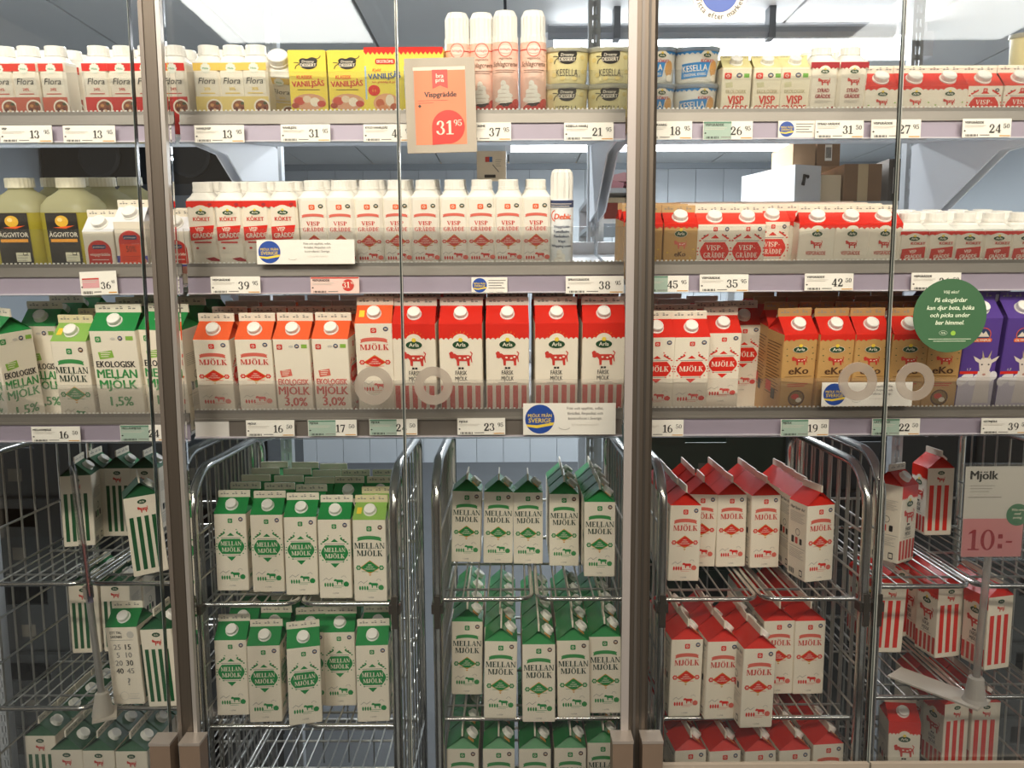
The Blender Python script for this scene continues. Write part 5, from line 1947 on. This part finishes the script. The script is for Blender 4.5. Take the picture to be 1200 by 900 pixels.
def crow(ci, li, key, desc, items, rows, pitch=None, bottoms=True, groupname=None, fixed_y=None, back=None, detail=2):
    """items: (pixel column of the front face's foot, pixel row of the foot, turn, lean[, rows])"""
    pr = P[key]
    z = CZ[ci][li] + (.0072 if li < 2 else -.009)
    place = '%s level, %s cart' % (LV[li], ['first', 'second', 'third', 'fourth', 'fifth'][ci])
    n = len(items)
    pitch = pitch or pr.d + .005
    for i, it in enumerate(items):
        px, py, rz, ry = it[:4]
        nr = it[4] if len(it) > 4 else rows
        fp = onlevel(px, py, z) if fixed_y is None else Vector((pt(px, py, fixed_y).x, fixed_y, z))
        for r in range(nr):
            a = R(rz)
            c = Vector((fp.x, fp.y + pr.d / 2 + r * pitch, z))
            if c.y + pr.d / 2 > CARTY1 - .01:
                break
            lean = R(ry) if r == 0 else 0
            if lean:
                c.z += abs(math.sin(lean)) * pr.w / 2
            pos = '' if n == 1 else ', %s from left' % NTH[i]
            row = '' if nr == 1 and rows == 1 else ', %s' % ('front row' if r == 0 else ROWW[r] + ' row back')
            spawn(pr, c, (0, lean, a if r == 0 else a * .3), '%s%s%s, %s' % (desc, pos, row, place), groupname or desc + ' ' + place, detail if r == 0 else (1 if r == 1 else 0))


# second cart: green hexagon cartons
crow(1, 0, 'hex_g', 'green hexagon milk carton', [(273, 692, 1, 0), (315, 693.5, 1, 0), (354, 697, 2, 0), (394, 701, 0, 0, 1)], 5)
crow(1, 0, 'hex_g', 'green hexagon milk carton far back', [(409, 668, 0, 0, 2), (447, 668, 0, 0, 2)], 2)
crow(1, 0, 'rib_g_front', 'pale green-gabled ribbon carton with yellow tab', [(435, 704.5, -1, 0, 2)], 2)
crow(1, 1, 'hex_g', 'green hexagon milk carton', [(273, 838, 2, 0), (311, 846, 3, 0), (354, 848.5, 14, 0), (399, 827, 2, 0), (437, 845.5, 3, 0)], 3)
# third cart: green ribbon cartons turned sideways
crow(2, 0, 'rib_g', 'green ribbon milk carton', [(546, 659, 0, 1.5), (583.5, 660, 0, 1), (619, 660.5, 0, 0), (661.5, 663, -2, 0, 3), (703, 675.5, -2, 0, 4)], 1)
crow(2, 1, 'rib_g', 'green ribbon milk carton', [(547, 814, 0, 1), (586, 842, 0, 1), (631.5, 846, 0, 0), (673, 841, -1, -1), (711, 836, -2, -1.5)], 5)
crow(2, 2, 'rib_g', 'green ribbon milk carton', [(543, 964, 0, 0), (585, 964, 0, 0), (627, 964, 0, 0), (668, 963, 0, 0), (706, 956, 0, 0)], 5)
# fourth cart: red ribbon cartons turned sideways
crow(3, 0, 'rib_r', 'red ribbon milk carton', [(800, 681, 2, 1), (820, 664, 0, 1.5), (855, 664, 3, 0), (894, 665, 5, 0), (955, 681, 14, 0)], 4)
crow(3, 1, 'rib_r_cap', 'red ribbon milk carton with cap', [(800, 840, 5, 1.5), (842, 843, 5, 1.5), (884, 853, 5, 1.5)], 3)
crow(3, 1, 'rib_r', 'red ribbon milk carton without cap', [(910, 813, 2, 0), (946, 813, 2, 0)], 4)
crow(3, 2, 'rib_r_cap', 'red ribbon milk carton', [(806, 966, 5, 0), (846, 967, 5, 0), (887, 967, 5, 0), (927, 966, 5, 0), (966, 958, 5, 0)], 5)
# first cart: green striped cartons
crow(0, 0, 'str_g', 'green striped carton standing back', [(90, 640, 12, 0, 2), (141, 628, 2, 0, 2), (173, 628, 2, 0, 2)], 2)
crow(0, 0, 'str_g', 'green striped carton with raised white top seal', [(168, 674, 28, -4, 1)], 1)
crow(0, 1, 'num', 'white carton printed with columns of numbers', [(153, 826, -4, -3, 1)], 1)
crow(0, 1, 'str_g', 'green striped carton leaning by the steel post', [(194, 829, -3, -3.5, 2)], 2)
crow(0, 1, 'str_g', 'green striped carton standing back', [(101, 765, 4, 0, 2), (138, 763, 4, 0, 2)], 2)
crow(0, 2, 'str_g', 'green striped carton', [(53, 946, 0, 0), (84, 965, 0, 0), (121, 966, 0, 0), (159, 967, 0, 0)], 4)
# fifth cart: red striped cartons
crow(4, 0, 'arla1', 'white carton with red cloud top turned aslant', [(1052, 660, 36, 2.5, 1)], 1)
crow(4, 0, 'str_r', 'red striped carton', [(1098, 627, 3, 0, 1)], 1)
crow(4, 1, 'str_r', 'red striped carton', [(1039, 765, 3, 2, 2), (1051, 746, 5, 0, 1), (1107, 770, 12, 0, 2), (1164, 784, 14, 0, 2)], 2)
crow(4, 2, 'arla1', 'white carton with red cloud top', [(1060, 931, -8, -1, 1)], 1)
crow(4, 2, 'str_r', 'red striped carton', [(1114, 903, 12, 0), (1151, 902, 2, 0)], 3)

# small wall of red striped cartons stored behind the fourth cart's wires
# ------------------------------------------------------------------ sign stands
zb = CZ[4][1] + .0075
bp = onlevel(1142, 823, zb)
t = thing('sign_stand', 'clear sign stand with pink milk price sheet on a white foot', 'sign', bp)
b = MB()
M = Matrix.Rotation(R(38), 4, 'Z')
b.box(-.035, .03, -.02, .17, 0, .004, C('#cfc6ba', .5), M)
b.obj('foot', t)
b = MB()
b.lathe([(.025, .003), (.021, .012), (.015, .055), (.012, .058)], C('#b9b2aa', .4), 24)
b.obj('socket', t)
top = pt(1158, 652, bp.y)
dv = top - bp
b = MB()
b.tube([(0, 0, .05), tuple(dv)], .0075, clear_mat('clear_pole', (.85, .84, .82), milk=.35, milkcol='#cfc8c0', rough=.1), 12)
b.obj('pole', t, R(60))
w, h = .137, .203
hold = MB()
hx, hz = dv.x + .004, dv.z + h / 2 - .006
hold.box(hx - w / 2, hx + w / 2, -.006, -.004, hz - h / 2, hz + h / 2, ACRYL)
hold.box(hx - w / 2, hx + w / 2, .002, .004, hz - h / 2, hz + h / 2, ACRYL)
ho = hold.obj('holder', t)
s = MB()
s.box(hx - w / 2 + .006, hx + w / 2 - .006, -.002, -.0008, hz - h / 2 + .006, hz + h / 2 - .006, C('#d9cfc4', .6))
s.obj('sheet', t)
p = Print()
W, Hh = w * 1000, h * 1000
p.rect(-W * .455, Hh * .03, W * .455, Hh * .43, C('#db8f8f', .6), 1)
p.text('Mjölk', -W * .38, Hh * .84, Hh * .088, BLACK, 'B', 2, align='l')
p.lines(-W * .38, W * .0, Hh * .77, 3, Hh * .03, GREY, 1)
p.lines(-W * .40, W * .1, Hh * .65, 1, 3, BLACK, 1)
p.text('10:-', -W * .02, Hh * .1, Hh * .215, C('#a3222e', .6), 'serif', 2)
p.ell(W * .36, Hh * .47, Hh * .115, Hh * .115, C('#3f7d58', .6), 3, 26)
for k, s_ in enumerate(('Win-win', 'med', 'poäng')):
    p.text(s_, W * .36, Hh * (.51 - .04 * k), Hh * .026, WHITE, 'bi', 4)
link('sheet_print', p.mesh('sheet_print'), t, (hx, -.0022, hz - h / 2))

zb = CZ[0][1] + .0075
bp = onlevel(121, 838, zb)
t = thing('sign_stand', 'edge-on clear sign stand with grey pole on a white foot', 'sign', bp)
b = MB()
M = Matrix.Rotation(R(-64), 4, 'Z')
b.box(-.03, .03, -.02, .026, 0, .004, C('#c9bfb0', .5), M)
b.obj('foot', t)
b = MB()
b.lathe([(.022, .003), (.02, .012), (.013, .05), (.010, .053)], C('#b7afa3', .4), 24)
b.obj('socket', t)
mid, top = pt(103, 690, bp.y) - bp, pt(85, 546, bp.y) - bp
b = MB()
b.tube([(0, 0, .045), tuple(mid)], .007, C('#a8a49e', .3, .5), 12)
b.obj('pole', t, R(60))
b = MB()
b.tube([tuple(mid * .93), tuple(mid * 1.02)], .010, C('#8f867b', .5), 12)
b.obj('clip', t, R(60))
u = (top - mid).normalized()
Ln = (top - mid).length
ang = math.atan2(u.x, u.z)
vd = math.atan2(bp.y + mid.y - CAM_Y, bp.x + mid.x)
M = Matrix.Translation(mid) @ Matrix.Rotation(ang, 4, 'Y') @ Matrix.Rotation(vd + R(3), 4, 'Z')
b = MB()
b.box(-.06, .06, -.005, -.003, -.01, Ln, ACRYL, M)
b.box(-.06, .06, .003, .005, -.01, Ln, ACRYL, M)
b.box(-.06, .06, -.005, .005, -.012, -.009, clear_mat('lilac_plastic', (.8, .76, .84), milk=.5, milkcol='#bdb3cb'), M)
b.obj('holder', t)
b = MB()
b.box(-.054, .054, -.0008, .0008, 0, Ln * .42, C('#c77a78', .6), M)
b.box(-.054, .054, -.0008, .0008, Ln * .42, Ln - .008, C('#d8d0cb', .6), M)
b.obj('sheet', t)

# ------------------------------------------------------------------ storage behind the shelves
CARD, CARD2, CARDW = C('#8a6a4e', .7, noise=.08, nscale=20), C('#a98a6b', .7, noise=.08, nscale=20), C('#dfe0e2', .6, noise=.03)


def cardbox(label, px0, px1, py0, py1, Y, depth, mat, z=None, kind=0, rz=0):
    a, c = pt(px0, py1, Y), pt(px1, py0, Y)
    z0 = a.z if z is None else z
    t = thing('cardboard_box', label, 'box', ((a.x + c.x) / 2, Y + depth / 2, z0), (0, 0, R(rz)), 'boxes stored behind the shelves')
    w, h = (c.x - a.x) / 2, c.z - z0
    b = MB()
    b.box(-w, w, -depth / 2, depth / 2, 0, h, mat)
    b.obj('carton', t)
    b = MB()
    b.box(-w, w, -.02, .02, h, h + .001, C('#c8b08a', .4))
    if kind == 0:
        b.box(-.02, .02, -depth / 2 - .001, -depth / 2, 0, h, C('#c8b08a', .4))
    b.obj('tape', t)
    if kind == 1:
        b = MB()
        b.box(-w * .3, w * .3, -depth / 2 - .001, -depth / 2, h * .2, h * .8, PAPER)
        for k in range(7):
            b.box(-w * .24 + k * w * .07, -w * .2 + k * w * .07, -depth / 2 - .0015, -depth / 2 - .001, h * .3, h * .7, BLACK)
        b.obj('shipping_label', t)
    if kind == 2:
        b = MB()
        b.tube([(-w * .4, -depth / 2 - .001, h * .45), (-w * .28, -depth / 2 - .001, h * .72), (0, -depth / 2 - .001, h * .68)], .008, BLACK, 6)
        b.obj('mark', t)
    return t, w, h


RY = 1.75
za = pt(980, 236, RY).z
zs = za - .002
rk = thing('storage_rack', 'grey storage rack carrying cardboard boxes behind the shelves', 'rack', (0, 0, 0))
xa, xb = pt(900, 236, RY).x, pt(1075, 236, RY).x
for x in (xa, xb):
    for y in (RY, RY + .5):
        b = MB()
        b.box(x - .015, x + .015, y - .015, y + .015, 0, za - .021, ZINC)
        b.obj('leg', rk)
for z in (zs - .02,):
    b = MB()
    b.box(xa - .02, xb + .02, RY - .02, RY + .52, z, z + .02, ZINC)
    b.obj('rack_shelf', rk)
_, _, h0 = cardbox('white cardboard box with black mark on the storage rack', 911, 950, 193, 235, RY + .01, .34, CARDW, za, 2, 20)
cardbox('white and orange product box beside the white cardboard box', 962, 986, 205, 235, RY + .05, .3, C('#dcc9a8', .6), za, 3)
cardbox('brown cardboard box standing on the rack near the glass edge', 988, 1034, 192, 235, RY + .04, .36, CARD, za, 0)
cardbox('narrow dark box at the end of the storage rack', 1040, 1058, 186, 235, RY + .03, .3, C('#4b4642', .6), za, 1)
zt = pt(960, 193, RY + .2).z
cardbox('brown box with white shipping label, stacked highest', 957, 985, 163, 190, RY + .06, .26, CARD, za + h0 + .002, 1)
cardbox('tan cardboard box stacked on the white box', 929, 956, 166, 190, RY + .06, .26, CARD2, za + h0 + .002, 3)

# low rack with small red packs seen past the spray can
RY2 = 1.25
z2 = pt(725, 257, RY2).z
zu = pt(725, 221, RY2).z
rk2 = thing('storage_rack', 'narrow grey rack of red and amber packs beyond the spray can', 'rack', (0, 0, 0))
xa, xb = pt(702, 257, RY2).x, pt(762, 257, RY2).x
for x in (xa, xb):
    for y in (RY2, RY2 + .6):
        b = MB()
        b.box(x - .014, x + .014, y - .014, y + .014, 0, zu, ZINC)
        b.obj('leg', rk2)
for z in (z2 - .015, zu - .015):
    b = MB()
    b.box(xa - .015, xb + .015, RY2 - .015, RY2 + .615, z, z + .015, ZINC)
    b.obj('rack_shelf', rk2)
for i in range(2):
    for k in range(5):
        b = MB()
        b.box(-.034, .034, -.045, .045, 0, .072, (C('#9a2f22', .5), C('#b9742e', .5), C('#7c2318', .5))[i])
        b.box(-.035, .035, -.046, .046, .056, .0725, C('#d9c7a4', .5))
        o = b.obj('product_pack', None, loc=(xa + .055 + i * .072, RY2 + .07 + k * .11, z2 + .001))
        tag(o, '%s pack, %s row from the front, on the narrow rack' % (('brick red', 'amber', 'dark red')[i], NTH[k]), 'pack', 'packs on the narrow rack')
for i in range(3):
    b = MB()
    q = [(-.035, 0), (.035, 0), (.04, .02), (.0, .03), (-.04, .02)]
    b.rings([[(x, -.1, z) for x, z in q], [(x, .1, z) for x, z in q]], (C('#c98a94', .3), C('#b5525e', .3), C('#d9a9ae', .3))[i])
    o = b.obj('wrapped_tray', None, loc=(xa + .045 + (i % 2) * .086 if i < 2 else xa + .09, RY2 + .12 + i * .02, zu + .001 if i < 2 else zu + .032))
    tag(o, ('pale pink wrapped tray on the narrow rack', 'dark pink wrapped tray on the narrow rack', 'light pink wrapped tray on top of the other trays')[i], 'tray', 'wrapped trays')
# dark crates added behind the outer carts to block light and darken the background
def crate(loc, w, d, h, mat, label):
    t = thing('added_crate', label, 'crate', loc, (0, 0, R(random.uniform(-2, 2))), 'dark crates added behind the carts')
    b = MB()
    th = .008
    b.box(-w / 2, w / 2, -d / 2, d / 2, 0, th, mat)
    b.box(-w / 2, w / 2, d / 2 - th, d / 2, 0, h, mat)
    b.box(-w / 2, -w / 2 + th, -d / 2, d / 2, 0, h, mat)
    b.box(w / 2 - th, w / 2, -d / 2, d / 2, 0, h, mat)
    b.box(-w / 2, w / 2, -d / 2, -d / 2 + th, 0, h * .62, mat)
    for x0, x1 in ((-w / 2, -.06), (.06, w / 2)):
        b.box(x0, x1, -d / 2, -d / 2 + th, h * .62, h * .86, mat)
    b.box(-w / 2, w / 2, -d / 2, -d / 2 + th, h * .86, h, mat)
    b.obj('basket', t)
    r = MB()
    r.box(-w / 2 - .006, w / 2 + .006, -d / 2 - .006, -d / 2, h - .025, h - .003, mat)
    r.box(-w / 2 - .006, w / 2 + .006, d / 2, d / 2 + .006, h - .025, h - .003, mat)
    r.obj('rim', t)
    r = MB()
    r.box(-.02, .02, -d / 2 - .001, -d / 2, h * .2, h * .36, C('#6d6a62', .6))
    r.obj('label_card', t)


CR1, CR2 = C('#22382c', .5, noise=.1, nscale=20), C('#3a3f42', .5, noise=.1, nscale=20)
for si, (x, y, n, m, where) in enumerate(((-1.42, .95, 5, CR2, 'behind the first cart, outer stack'), (-.92, .95, 5, CR2, 'behind the first cart, inner stack'), (.56, .98, 5, CR1, 'behind the fourth cart'), (1.06, .98, 5, CR2, 'behind the fifth cart, inner stack'), (1.56, .98, 5, CR2, 'behind the fifth cart, outer stack'))):
    for k in range(n):
        crate((x, y + .02, k * .232 + .002), .46, .34, .23, m, 'added %s crate %s, %s from the floor' % ('dark green' if m is CR1 else 'dark grey', where, NTH[k]))
